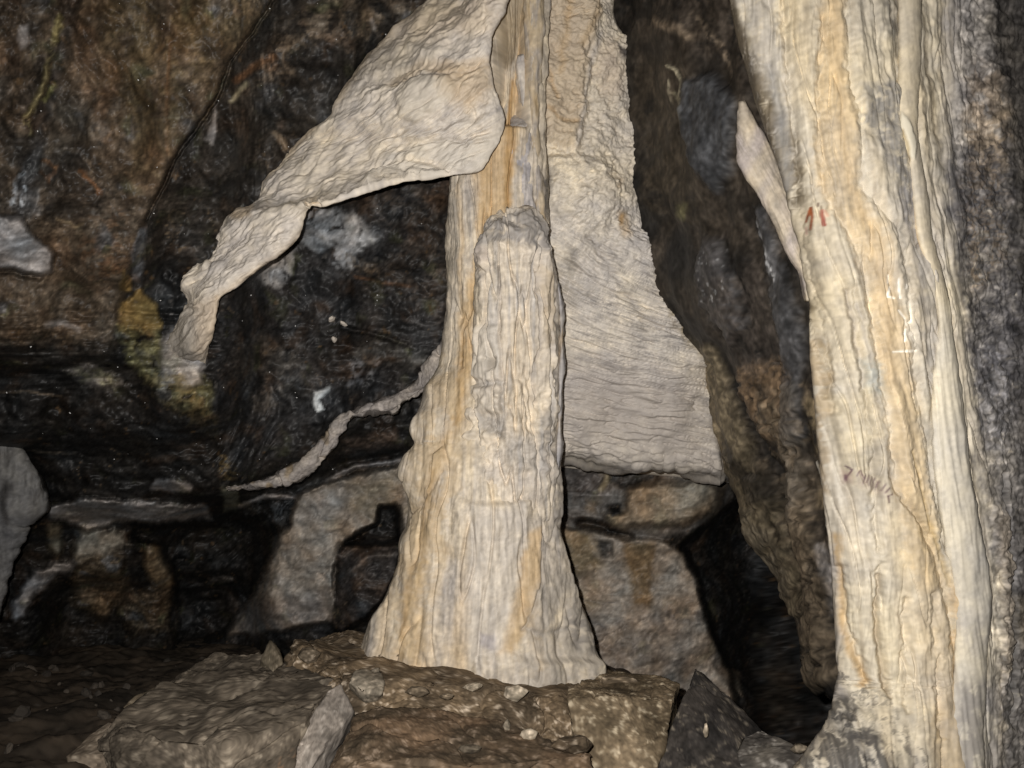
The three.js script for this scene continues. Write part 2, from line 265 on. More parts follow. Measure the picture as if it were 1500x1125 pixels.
  area([[460, 575], [484, 566], [482, 574], [468, 585], [476, 600], [466, 606], [458, 595]], { soft: 2, warp: 2, c: [0.62, 0.61, 0.58], amount: 0.95, h: 0.03 }),
  area([[540, 610], [600, 590], [606, 650], [585, 668], [480, 690], [500, 640]], { soft: 6, warp: 4, c: SOOT, amount: 0.7, h: -0.08 }),
  area([[505, 645], [580, 630], [590, 652], [510, 662]], { soft: 7, warp: 5, c: [0.10, 0.075, 0.06], amount: 0.7, h: 0.06 }),
  line([[350, 741], [390, 727], [430, 728], [462, 717], [494, 696], [523, 683], [560, 678], [590, 674]], 6, { h: 0.10, soft: 2, c: PALE, amount: 0.75 }),
  line([[395, 722], [440, 715], [500, 680], [590, 662]], 9, { h: -0.06, soft: 4 }),
  area([[355, 735], [432, 732], [428, 765], [395, 770], [360, 765]], { soft: 5, warp: 4, c: [0.09, 0.09, 0.09], amount: 0.7, spots: [9, -0.2, 0.3, 2], h: 0.1 }),
  // the pale panel low on the back wall
  area([[430, 730], [500, 700], [592, 680], [640, 700], [640, 830], [590, 790], [585, 742], [556, 742], [550, 766], [506, 792], [488, 830], [490, 880], [482, 912], [420, 925], [334, 932], [345, 900], [372, 868], [390, 830], [400, 792], [424, 772]], { h: 0.35, soft: 5, warp: 4, c: [0.34, 0.295, 0.245], amount: 0.97 }),
  area([[440, 730], [500, 705], [520, 740], [480, 770], [430, 765]], { soft: 16, warp: 8, c: [0.19, 0.19, 0.185], amount: 0.6 }),
  area([[510, 705], [592, 690], [588, 740], [540, 760], [510, 745]], { soft: 16, warp: 8, c: [0.20, 0.15, 0.09], amount: 0.7 }),
  area([[345, 880], [480, 870], [482, 915], [340, 935]], { soft: 16, warp: 8, c: [0.15, 0.14, 0.14], amount: 0.6 }),
  line([[405, 800], [450, 795], [500, 775], [512, 755]], 3, { h: -0.04, c: CHAR, amount: 0.4 }),
  line([[420, 830], [470, 815], [500, 790]], 2.5, { h: -0.03, c: CHAR, amount: 0.35 }),
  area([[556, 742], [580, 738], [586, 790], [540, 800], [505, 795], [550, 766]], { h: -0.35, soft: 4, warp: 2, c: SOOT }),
  area([[496, 795], [590, 795], [586, 830], [560, 880], [540, 905], [500, 925], [484, 915], [492, 860]], { h: 0.25, soft: 5, warp: 4, c: [0.045, 0.038, 0.034] }),
  line([[500, 815], [530, 795], [570, 790], [590, 800]], 5, { h: 0.05, soft: 3, c: [0.12, 0.10, 0.085], amount: 0.7 }),
  line([[510, 840], [540, 815], [590, 812]], 7, { h: 0.05, soft: 4, c: [0.14, 0.12, 0.105], amount: 0.6 }),
  // behind the column to the right
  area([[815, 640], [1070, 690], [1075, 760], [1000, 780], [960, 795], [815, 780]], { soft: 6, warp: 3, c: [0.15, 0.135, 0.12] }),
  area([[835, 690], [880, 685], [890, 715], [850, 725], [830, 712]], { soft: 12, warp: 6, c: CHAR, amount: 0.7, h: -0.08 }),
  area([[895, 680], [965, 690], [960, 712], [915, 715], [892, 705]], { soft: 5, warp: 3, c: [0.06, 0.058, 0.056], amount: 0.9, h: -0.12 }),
  line([[888, 682], [890, 700], [880, 716]], 8, { soft: 3, c: [0.3, 0.265, 0.18], amount: 0.85, h: 0.03 }),
  line([[826, 722], [860, 726], [890, 724]], 3, { soft: 2, c: PALE, amount: 0.6, h: 0.03 }),
  area([[860, 735], [875, 735], [872, 752], [858, 748]], { soft: 4, warp: 3, c: TAN, amount: 0.8, h: 0.03 }),
  area([[918, 720], [940, 708], [1000, 704], [1040, 706], [1056, 722], [1050, 748], [1020, 762], [960, 772], [900, 770], [885, 752], [916, 748]], { h: 0.22, soft: 8, warp: 5, c: [0.33, 0.265, 0.19], amount: 0.95 }),
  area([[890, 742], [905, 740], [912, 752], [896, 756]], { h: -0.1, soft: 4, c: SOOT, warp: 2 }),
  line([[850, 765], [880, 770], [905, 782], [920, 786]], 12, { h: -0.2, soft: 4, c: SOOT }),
  area([[815, 775], [875, 778], [930, 788], [980, 795], [1000, 815], [1022, 850], [1032, 905], [1046, 945], [1070, 990], [1085, 1045], [1085, 1130], [815, 1130]], { h: 0.15, soft: 4, warp: 3, c: [0.39, 0.325, 0.26], amount: 0.97 }),
  area([[815, 778], [872, 778], [880, 830], [840, 850], [815, 840]], { soft: 12, warp: 6, c: [0.21, 0.15, 0.075], amount: 0.75 }),
  area([[912, 792], [960, 798], [958, 850], [952, 890], [930, 892], [922, 850]], { soft: 7, warp: 5, c: [0.22, 0.135, 0.06], amount: 0.85 }),
  area([[876, 792], [898, 792], [900, 814], [880, 818]], { soft: 4, warp: 3, c: [0.05, 0.045, 0.04], amount: 0.9, h: -0.06 }),
  area([[985, 885], [1030, 880], [1030, 910], [990, 915], [950, 905]], { soft: 9, warp: 6, c: CHAR, amount: 0.65, spots: [14, -0.5, 0.2] }),
  area([[860, 905], [960, 895], [1010, 930], [1000, 1000], [880, 1000]], { soft: 22, warp: 10, c: [0.17, 0.15, 0.135], amount: 0.6, spots: [26, -0.6, 0.3, 0.5] }),
  line([[848, 878], [880, 884], [905, 882]], 2.5, { c: CHAR, amount: 0.6, h: -0.03 }),
  line([[862, 910], [885, 918]], 6, { soft: 4, c: CHAR, amount: 0.6, h: -0.04 }),
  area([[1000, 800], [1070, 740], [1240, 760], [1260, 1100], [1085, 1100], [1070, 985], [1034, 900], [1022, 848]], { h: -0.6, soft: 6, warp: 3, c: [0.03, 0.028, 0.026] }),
  area([[1100, 970], [1160, 980], [1165, 1050], [1120, 1060]], { soft: 16, warp: 8, c: [0.08, 0.068, 0.055], amount: 0.8, h: 0.15 }),
  area([[1066, 980], [1084, 985], [1086, 1020], [1076, 1010]], { soft: 3, warp: 2, c: TAN, amount: 0.8, h: 0.06 }),
]);
{
  const xs = [], ys = [];
  for (let x = -560; x < -20; x += 14) xs.push(x); for (let x = -20; x <= 1100; x += 2.5) xs.push(x); for (let x = 1106; x <= 2080; x += 9) xs.push(x);
  for (let y = -460; y < -10; y += 14) ys.push(y); for (let y = -10; y <= 1090; y += 2.5) ys.push(y); for (let y = 1096; y <= 1290; y += 12) ys.push(y);
  const W = xs.length, H = ys.length, pos = new Float32Array(W * H * 3), col = new Float32Array(W * H * 3), idx = [];
  for (let j = 0; j < H; j++) for (let i = 0; i < W; i++) {
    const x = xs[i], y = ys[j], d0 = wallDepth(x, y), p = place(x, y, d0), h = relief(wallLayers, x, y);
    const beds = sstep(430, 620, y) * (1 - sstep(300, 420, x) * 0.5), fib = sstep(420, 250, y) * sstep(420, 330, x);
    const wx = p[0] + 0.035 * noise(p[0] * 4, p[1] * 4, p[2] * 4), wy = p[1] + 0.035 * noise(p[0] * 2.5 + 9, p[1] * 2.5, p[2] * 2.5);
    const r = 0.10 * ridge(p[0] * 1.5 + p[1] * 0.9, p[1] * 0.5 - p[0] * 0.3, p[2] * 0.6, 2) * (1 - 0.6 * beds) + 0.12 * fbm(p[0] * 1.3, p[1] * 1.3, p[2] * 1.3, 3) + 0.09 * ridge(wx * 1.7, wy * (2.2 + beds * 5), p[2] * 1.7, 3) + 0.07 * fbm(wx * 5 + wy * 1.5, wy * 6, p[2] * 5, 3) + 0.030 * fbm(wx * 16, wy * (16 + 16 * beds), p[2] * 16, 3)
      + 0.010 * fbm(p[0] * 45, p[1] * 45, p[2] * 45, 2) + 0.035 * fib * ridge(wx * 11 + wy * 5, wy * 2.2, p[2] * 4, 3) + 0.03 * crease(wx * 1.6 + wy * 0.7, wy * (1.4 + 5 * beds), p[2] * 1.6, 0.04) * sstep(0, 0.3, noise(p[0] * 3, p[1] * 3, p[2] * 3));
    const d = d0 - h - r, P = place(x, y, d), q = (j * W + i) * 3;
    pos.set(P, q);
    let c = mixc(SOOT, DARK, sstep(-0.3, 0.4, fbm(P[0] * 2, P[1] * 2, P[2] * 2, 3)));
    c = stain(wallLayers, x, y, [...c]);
    const m1 = fbm(wx * 6, wy * (6 + 5 * beds - 3 * fib), P[2] * 6, 4), m2 = fbm(wx * 24 + 9, wy * (24 - 10 * fib), P[2] * 24, 3), m3 = fbm(P[0] * 3.1 + 40, P[1] * 3.1, P[2] * 3.1, 3), m4 = noise(P[0] * 75, P[1] * 75, P[2] * 75);
    const k = 0.92 * clamp(Math.exp(1.6 * m1 + 1.6 * m2 + 0.55 * m4), 0.22, 3);
    const pale = (c[0] + c[1] + c[2]) / 3 > 0.12;
    const warm = 0.3 * m3, hue = fbm(wx * 4.2 + 17, wy * 4.2, P[2] * 4.2, 3), base = (c[0] + c[1] + c[2]) / 3, dusk = base < 0.12 ? 1 : 0.25;
    // patches of iron stain, algae film and grey lime in the brown rock
    if (hue > 0.08) c = mixc(c, [base * 1.65, base * 1.02, base * 0.62], sstep(0.1, 0.45, hue) * 0.6 * dusk); else if (hue < -0.1) c = mixc(c, m3 > 0 ? [base * 1.15, base * 1.2, base * 0.75] : [base * 1.25, base * 1.22, base * 1.2], sstep(-0.1, -0.4, hue) * 0.8 * dusk);
    const kk = pale ? Math.pow(k, 0.55) : k; c = [c[0] * kk * (1 + warm), c[1] * kk, c[2] * kk * (1 - warm)];
    // scattered rusty and pale crumbs and threads of mineral
    const lum = c[0] + c[1] + c[2], dim = lum < 0.3 ? 1 : 0.3, spot = sstep(0.28, 0.5, fbm(wx * 13 + 70, wy * 13, P[2] * 13, 3)), thread = sstep(0.06, 0.01, Math.abs(noise(wx * 5 + 5, wy * 2.6, P[2] * 3.4) + 0.3 * m2)) * sstep(0.2, 0.5, noise(P[0] * 2.6 + 3, P[1] * 2.6, P[2] * 2 + 8)) * sstep(-0.1, 0.3, m2);
    c = mixc(c, m3 > 0 ? [0.16, 0.10, 0.05] : [0.13, 0.12, 0.11], spot * 0.6 * dim);
    c = mixc(c, m3 > -0.1 ? [0.21, 0.15, 0.09] : [0.2, 0.19, 0.18], thread * 0.5 * dim);
    if (x > -40 && x < 640 && y > -20 && y < 700 && !(j % 3) && rnd() < 0.0035) crystals.push([...P]);
    col.set(c, q);
    if (i && j) { const a = (j - 1) * W + i - 1, b = a + 1, e = a + W, f = e + 1; idx.push(a, e, b, b, e, f); }
  }
  const g = new THREE.BufferGeometry(); g.setAttribute('position', new THREE.BufferAttribute(pos, 3)); g.setAttribute('color', new THREE.BufferAttribute(col, 3)); g.setIndex(idx); g.computeVertexNormals();
  const m = finish(g, 'cave_wall', M.rock, scene); m.userData = { kind: 'structure', label: 'dark sooty rock wall around the cave chamber' };
}
console.log('wall');

// ---- the cave floor
function floorHeight(x, z) {
  const far = -z;
  let y = lerp(0.0, 0.34, sstep(0.5, 3.4, far)) + 0.2 * sstep(4.9, 6.6, far) + 0.16 * sstep(-1.6, -2.6, x) * sstep(3.2, 4.2, far) * sstep(6.6, 4.9, far);
  y -= 1.1 * sstep(0.9, 1.5, x) * sstep(4.9, 6.2, far);                    // the floor falls away into the hole behind the buttress
  y += 0.07 * fbm(x * 0.9, 2, z * 0.9, 3) + 0.12 * fbm(x * 2.4, 4, z * 2.4, 4) + 0.03 * fbm(x * 12, 6, z * 12, 3) + 0.005 * fbm(x * 45, 6, z * 45, 2);
  return y;
}
{
  const xs = [], zs = []; for (let i = 0; i <= 420; i++) xs.push(-6.5 + (13 * i) / 420); for (let i = 0; i <= 420; i++) { const k = i / 420; zs.push(2 - 13 * Math.pow(k, 0.85)); }
  const W = xs.length, H = zs.length, pos = new Float32Array(W * H * 3), col = new Float32Array(W * H * 3), idx = [];
  for (let j = 0; j < H; j++) for (let i = 0; i < W; i++) {
    const x = xs[i], z = zs[j], y = floorHeight(x, z), q = (j * W + i) * 3;
    pos.set([x, y, z], q);
    const a = fbm(x * 2, 1, z * 2, 3), b = fbm(x * 14, 3, z * 14, 3), k = clamp(1 + 0.8 * a + 0.9 * b, 0.3, 2.2);
    let c = mixc([0.05, 0.04, 0.03], [0.085, 0.064, 0.045], sstep(-0.3, 0.3, a));
    c = mixc(c, [0.16, 0.14, 0.12], sstep(0.3, 0.5, b) * 0.6);
    col.set(c.map((v) => v * k), q);
    if (i && j) { const p = (j - 1) * W + i - 1, r = p + 1, e = p + W, f = e + 1; idx.push(p, r, e, r, f, e); }
  }
  const g = new THREE.BufferGeometry(); g.setAttribute('position', new THREE.BufferAttribute(pos, 3)); g.setAttribute('color', new THREE.BufferAttribute(col, 3)); g.setIndex(idx); g.computeVertexNormals();
  finish(g, 'ground', M.floor, scene).userData = { kind: 'structure', label: 'dark dirt floor of the cave' };
}

// ================================================================== FLOWSTONE
// shared grain of calcite: cauliflower bumps and fine crust
const crust = (P) => 0.006 * fbm(P[0] * 16, P[1] * 16, P[2] * 16, 3) + 0.0022 * fbm(P[0] * 55, P[1] * 55, P[2] * 55, 2);
const calcite = (P, base, k = 1) => {
  const a = fbm(P[0] * 2.3 + 20, P[1] * 2.3, P[2] * 2.3, 3), b = fbm(P[0] * 11, P[1] * 11 + 30, P[2] * 11, 3), f = fbm(P[0] * 48, P[1] * 48, P[2] * 48 + 9, 2), l = Math.exp(k * (0.22 * a + 0.38 * b + 0.36 * f)), w = 0.10 * a + 0.05 * b;
  return [base[0] * l * (1 + w * 0.5), base[1] * l, base[2] * l * (1 - w * 1.6)];
};

// films of grey silt caught in long wavering threads between the lips of calcite
const vein = (x, y, o) => { const q = noise(x / 70 + o, y / 70, 3 + o), n = Math.abs(noise(x / 85 + 0.6 * q, y / 26 + 0.9 * q, 5 + o)), m = Math.abs(noise(x / 40 + q, y / 11 + q, 9 + o)); return Math.max(sstep(0.11, 0.02, n), 0.75 * sstep(0.10, 0.02, m)) * sstep(-0.35, 0.25, noise(x / 90, y / 60, 15 + o)); };

// ---- left curtain
{
  const layers = prepare([
    area([[560, 262], [604, 262], [640, 268], [655, 256], [640, 246], [600, 240], [575, 246], [540, 262], [545, 282]], { h: 0.03, soft: 6, warp: 3, c: [0.63, 0.57, 0.48], amount: 0.8 }),
    area([[555, 262], [570, 244], [600, 232], [640, 238], [650, 250], [700, 256], [735, 215], [730, 190], [700, 210], [680, 214], [660, 203], [630, 208], [600, 222], [570, 232], [545, 262]], { h: 0.03, soft: 5, warp: 3, c: [0.64, 0.585, 0.5], amount: 0.6 }),
    area([[560, 215], [590, 205], [620, 208], [660, 203], [690, 214], [740, 190], [742, 150], [700, 175], [650, 190], [600, 190], [570, 205]], { h: 0.025, soft: 4, warp: 3 }),
    area([[585, 140], [600, 120], [640, 112], [665, 120], [662, 150], [630, 165], [610, 178], [590, 170]], { h: 0.035, soft: 6, warp: 4, c: [0.64, 0.57, 0.46], amount: 0.6 }),
    area([[560, 120], [600, 95], [660, 88], [715, 82], [720, 98], [670, 110], [620, 108], [580, 128]], { h: -0.02, soft: 5, warp: 3, c: HONEY, amount: 0.35 }),
    area([[640, 100], [715, 95], [722, 130], [690, 165], [660, 150]], { soft: 14, warp: 7, c: HONEY, amount: 0.45 }),
    area([[600, 20], [700, -20], [740, 0], [720, 50], [640, 60], [580, 60]], { soft: 20, warp: 8, c: HONEY, amount: 0.28 }),
    line([[556, 122], [590, 112], [640, 112], [690, 100], [720, 92]], 3, { h: -0.025, soft: 3, c: [0.3, 0.27, 0.25], amount: 0.4 }),
    line([[560, 225], [600, 208], [630, 195], [670, 180], [700, 160], [725, 130]], 3, { h: -0.03, soft: 3, warp: 4, c: [0.3, 0.275, 0.25], amount: 0.4 }),
    line([[540, 265], [565, 240], [600, 222], [630, 210], [658, 203], [685, 214], [715, 205]], 3, { h: -0.025, soft: 3, warp: 3, c: [0.3, 0.28, 0.26], amount: 0.5 }),
    line([[632, -5], [582, 35], [534, 85], [497, 136], [457, 187], [411, 232], [377, 269]], 16, { soft: 8, warp: 4, c: HONEY, amount: 0.4 }),
    area([[335, 316], [372, 306], [372, 320], [345, 325]], { soft: 5, warp: 2, c: HONEY, amount: 0.5 }),
    line([[461, 298], [440, 348], [414, 371], [350, 413], [318, 440], [308, 500]], 8, { soft: 5, c: HONEY, amount: 0.35 }),
    area([[232, 500], [262, 470], [285, 450], [292, 500], [282, 560], [262, 600], [225, 600]], { soft: 12, warp: 9, c: [0.27, 0.245, 0.215], amount: 0.75 }), area([[222, 545], [300, 555], [296, 610], [222, 610]], { soft: 10, warp: 9, c: [0.25, 0.19, 0.10], amount: 0.75, spots: [10, -0.7, 0.2] }),
    area([[296, 440], [320, 440], [305, 510], [290, 520]], { soft: 10, warp: 4, c: [0.5, 0.38, 0.26], amount: 0.5 }),
  ]);
  const D = (a, b) => [a, b], rowsPix = [
    [690, -110, 775, -110], [655, -40, 758, -40], [632, -5, 747, 0], [606, 19, 739, 21], [582, 35, 728, 38], [555, 64, 722, 52], [534, 85, 719, 75], [515, 112, 719, 96], [497, 136, 723, 120], [481, 168, 731, 146], [457, 187, 739, 172], [435, 208, 735, 200], [411, 232, 719, 227],
    [390, 252, 704, 250], [377, 269, 662, 257], [374, 290, 604, 264], [359, 311, 545, 280], [334, 315, 484, 299], [323, 328, 461, 297], [312, 347, 448, 314], [309, 365, 437, 349], [299, 389, 414, 371], [281, 395, 382, 392], [270, 411, 343, 424], [272, 429, 323, 436],
    [276, 448, 318, 461], [258, 474, 313, 488], [244, 505, 304, 515], [234, 535, 299, 545], [228, 562, 294, 572], [230, 592, 284, 600]];
  const rows = rowsPix.map(([a, b, c, d], i) => { const k = i / (rowsPix.length - 1); const w = wallDepth(a, b) - 0.10 * (1 - 0.4 * k); return [a, b, clamp(w, 5.5, 6.25) + 0.45 * sstep(0.9, 1, k), c, d, lerp(5.42, 5.58, k) + 0.85 * sstep(0.86, 1, k)]; });
  const base = place(277, 566, 5.65);
  const g = body({
    rows, nT: 560, nS: 230, front: (s, t) => 0.2 * (1 - 0.6 * t), back: 0.2, power: 0.6, jag: 2.2,
    rough: (P, px, py, s, t, f) => {
      if (!f) return 0.02 * fbm(P[0] * 4, P[1] * 4, P[2] * 4, 2);
      const e = sstep(0, 0.08, s) * sstep(1, 0.9, s), along = (px * 0.78 + -py * 0.62) / 235, across = (px * 0.62 + py * 0.78) / 235, wv = 0.6 * fbm(along * 1.8, across * 1.8, 3, 3), lower = sstep(90, 220, py);
      const lump = 0.075 * fbm(P[0] * 2.6, P[1] * 2.6, P[2] * 2.6, 3), wrinkle = 0.028 * ridge(along * 3 + wv, across * 8 + wv * 3, 5, 3), fineWrinkle = 0.012 * fbm(along * 14 + wv * 2, across * 40 + wv * 6, 12, 3) + 0.010 * lips(across * 17 + wv * 4 + 0.7 * noise(along * 12, across * 12, 6)) * sstep(-0.3, 0.3, noise(along * 5, across * 9, 19)), lip = 0.018 * lips(across * 5.2 + wv * 1.6 + 0.25 * noise(along * 9, across * 9, 1)) * sstep(-0.15, 0.25, noise(along * 1.7, across * 1.7, 9));
      return e * (lump + wrinkle * (0.4 + 0.5 * lower) + lip + 0.018 * fbm(along * 8, across * 20 + wv * 4, 2, 3) + fineWrinkle + 0.010 * crease(along * 2.2 + wv, across * 4.5 + wv, 7, 0.09)) + crust(P) * 1.4 + relief(layers, px, py) * e * 1.2;
    },
    color: (P, px, py, s, t) => stain(layers, px, py, calcite(P, mixc([0.68, 0.605, 0.505], [0.46, 0.415, 0.37], 0.6 * vein(px * 0.5 + py * 0.3, py * 1.5 + px * 1.1, 0)), 1)),
  });
  const t = thing('flowstone_curtain', 'broad pale flowstone curtain sweeping down diagonally over the dark recess beside the column', 'flowstone', base);
  finish(moved(g, base), 'drapery', M.flow, t);
}

// ---- central column: shaft behind, knobbly stump before it, flared skirt below
{
  const base = place(710, 985, 5.5);
  const col = thing('stalagmite_column', 'tall ribbed cream and honey coloured column flaring out onto the rock ledge', 'column', base);
  const flutes = (P, x, y, amp) => amp * (0.8 * ridge(x / 40 + 0.4 * noise(x / 70, y / 120, 2), y / 420, 1, 2) + 0.2 * ridge(x / 13 + 0.3 * noise(x / 40, y / 90, 2), y / 190, 7, 2)) + 0.010 * fbm(x / 5, y / 60, 3, 3);
  const colLayers = prepare([
    // stains on the calcite
    area([[784, 262], [803, 258], [805, 300], [798, 312], [786, 290]], { soft: 4, warp: 5, c: CHAR, amount: 0.75, spots: [9, -0.9, 0.0] }),
    area([[796, 330], [806, 330], [822, 395], [824, 425], [812, 400], [800, 372]], { soft: 5, warp: 4, c: [0.13, 0.12, 0.115], amount: 0.8, h: -0.10 }),
    area([[706, 240], [746, 150], [768, 60], [775, 80], [764, 160], [746, 300], [742, 316], [712, 330], [705, 400], [696, 480], [690, 560], [676, 580], [686, 470], [700, 350]], { soft: 6, warp: 4, c: HONEY, amount: 0.75 }),
    line([[752, 110], [745, 200], [742, 300]], 10, { soft: 5, c: AMBER, amount: 0.75 }),
    area([[735, -60], [770, -60], [772, 0], [762, 60], [740, 90], [726, 90], [724, 50]], { soft: 6, warp: 4, c: [0.30, 0.235, 0.15], amount: 0.75 }),
    line([[674, 270], [680, 340], [676, 420], [682, 480]], 7, { soft: 4, c: HONEY, amount: 0.5 }),
    line([[700, 380], [690, 440], [676, 480], [680, 540], [674, 600], [652, 655], [640, 700], [632, 770], [618, 850], [600, 900], [588, 965]], 15, { soft: 9, warp: 6, c: HONEY, amount: 0.75, spots: [16, -1, 0, 3] }),
    line([[680, 500], [676, 580], [668, 620]], 7, { soft: 5, warp: 4, c: AMBER, amount: 0.6 }),
    area([[640, 500], [690, 570], [690, 640], [676, 700], [660, 800], [640, 900], [620, 970], [560, 970], [585, 850], [600, 720], [610, 660], [630, 600]], { soft: 18, warp: 10, c: [0.53, 0.39, 0.22], amount: 0.6, spots: [20, -0.6, 0.3, 2.5] }),
    line([[640, 690], [620, 800], [592, 930]], 6, { soft: 4, c: AMBER, amount: 0.35 }),
    area([[768, 780], [785, 770], [786, 850], [772, 915], [748, 955], [728, 955], [740, 915], [752, 860]], { soft: 6, warp: 3, c: HONEY, amount: 0.75 }),
    area([[690, 740], [760, 740], [752, 880], [730, 960], [690, 960], [680, 880]], { soft: 14, warp: 6, c: [0.55, 0.50, 0.44], amount: 0.6 }),
    area([[800, 640], [830, 640], [832, 800], [800, 790], [792, 700]], { soft: 9, warp: 6, c: [0.30, 0.275, 0.25], amount: 0.65, spots: [14, -0.6, 0.2, 2] }),
    area([[790, 830], [830, 840], [870, 930], [880, 1010], [760, 1010], [765, 930]], { soft: 14, warp: 8, c: [0.37, 0.335, 0.29], amount: 0.7, spots: [18, -0.9, 0.1, 1.5] }),
    area([[830, 890], [858, 905], [868, 960], [840, 950], [826, 915]], { soft: 8, warp: 6, c: CHAR, amount: 0.55, spots: [10, -0.5, 0.3] }),
    area([[702, 925], [722, 930], [722, 950], [704, 944]], { soft: 5, warp: 4, c: [0.28, 0.26, 0.29], amount: 0.55 }),
    area([[660, 260], [678, 260], [676, 420], [668, 480], [650, 480], [655, 360]], { soft: 5, warp: 4, c: [0.40, 0.36, 0.30], amount: 0.6, spots: [9, -0.6, 0.3, 4] }),
    line([[787, 760], [787, 850], [772, 908], [762, 922]], 3, { h: -0.03, soft: 2, warp: 2, c: [0.3, 0.27, 0.23], amount: 0.5 }),
    line([[598, 760], [620, 740], [640, 715], [650, 690]], 3, { h: -0.03, soft: 3, c: [0.35, 0.28, 0.2], amount: 0.5 }),
    line([[650, 655], [636, 668], [633, 700], [620, 745]], 3, { h: -0.035, soft: 3, c: [0.33, 0.25, 0.16], amount: 0.5 }),
    line([[762, 918], [790, 928], [830, 920]], 5, { h: -0.03, soft: 4, c: [0.28, 0.26, 0.24], amount: 0.45 }),
    line([[700, 410], [691, 460], [676, 492], [679, 540]], 3, { h: -0.03, soft: 2, warp: 2, c: [0.25, 0.16, 0.07], amount: 0.55 }),
    area([[700, 960], [880, 968], [890, 1020], [690, 1010]], { h: 0.05, soft: 8, warp: 6 }),
  ]);
  // shaft and skirt are one continuous surface
  const rows = [
    [700, -110, 6.05, 812, -110, 6.0], [700, 0, 6.0, 806, 0, 5.95], [690, 120, 5.95, 800, 110, 5.92], [668, 210, 5.9, 800, 200, 5.9], [659, 262, 5.88, 803, 262, 5.9], [656, 300, 5.88, 803, 310, 5.9], [652, 357, 5.88, 806, 360, 5.9], [654, 424, 5.88, 816, 420, 5.9], [648, 488, 5.88, 824, 490, 5.88],
    [641, 536, 5.87, 825, 536, 5.88], [622, 568, 5.87, 824, 566, 5.87], [614, 598, 5.86, 823, 598, 5.86], [600, 627, 5.86, 822, 627, 5.86], [606, 650, 5.86, 821, 650, 5.86], [588, 672, 5.86, 821, 672, 5.86], [582, 692, 5.86, 821, 692, 5.86], [593, 716, 5.85, 820, 716, 5.85], [598, 747, 5.85, 820, 747, 5.85], [595, 771, 5.84, 821, 773, 5.84],
    [587, 790, 5.84, 825, 795, 5.84], [584, 816, 5.83, 829, 813, 5.84], [576, 845, 5.82, 836, 845, 5.83], [562, 878, 5.81, 847, 876, 5.83], [543, 906, 5.80, 863, 910, 5.82], [530, 938, 5.80, 873, 950, 5.82], [522, 965, 5.80, 879, 992, 5.82], [515, 1010, 5.8, 884, 1030, 5.82]];
  const lip = (y, at, w, k) => k * sstep(at - 3, at + 8, y) * sstep(at + w, at + 12, y);
  const g = body({
    hem: 11, rows, nT: 560, nS: 250, nB: 40, front: (s, t) => lerp(0.2, 0.5, sstep(0.3, 1, t)), back: (s, t) => lerp(0.2, 0.3, t), power: 0.55, jag: 1.6,
    rough: (P, px, py, s, t, f) => {
      if (!f) return 0.03 * fbm(P[0] * 3, P[1] * 1.5, P[2] * 3, 3);
      const lean = (py - 560) * (px - 715) / 1500 * sstep(560, 800, py), x = px - lean * 1.3, e = sstep(0, 0.05, s) * sstep(1, 0.96, s);
      const up = sstep(330, 240, py), hollow = -0.16 * sstep(722, 732, px) * sstep(778, 768, px) * sstep(190, 170, py) * sstep(-40, 20, py);
      const drip = 0.03 * ridge(x / 60 + 0.5 * noise(x / 90, py / 130, 4), py / 260, 9, 2) * sstep(500, 640, py);
      return e * (flutes(P, x, py, 0.05) * (0.6 + 0.6 * sstep(-0.3, 0.3, noise(px / 60, py / 80, 3))) + 0.022 * crease(x / 30, py / 260, 4, 0.08) + 0.016 * fbm(px / 20, py / 26, 5, 4) + drip + 0.04 * fbm(P[0] * 3, P[1] * 1.8, P[2] * 3, 3) + hollow + lip(py + 0.02 * (px - 720) ** 2 / 6, 735, 300, 0.035) * sstep(660, 680, px) * sstep(792, 782, px)) + crust(P) * 1.1 + relief(colLayers, px, py) * e;
    },
    color: (P, px, py, s, t) => {
      const lean = (py - 560) * (px - 715) / 1500 * sstep(560, 800, py), x = px - lean * 1.3, st = fbm(x / 9, py / 260, 4, 3), st2 = noise(x / 26, py / 400, 8);
      let c = mixc([0.60, 0.52, 0.41], [0.50, 0.445, 0.375], sstep(-0.05, 0.35, st)); c = mixc(c, HONEY, 0.45 * sstep(0.1, 0.5, st2));
      c = mixc(c, [0.33, 0.30, 0.265], 0.3 * vein(py * 0.6, x * 2.2, 21));
      const fine = Math.exp(0.5 * fbm(x / 4.5, py / 46, 17, 3) + 0.35 * fbm(px / 7, py / 9, 19, 2));
      return stain(colLayers, px, py, calcite(P, c, 1.2)).map((v) => v * fine);
    },
  });
  finish(moved(g, base), 'shaft', M.flow, col);

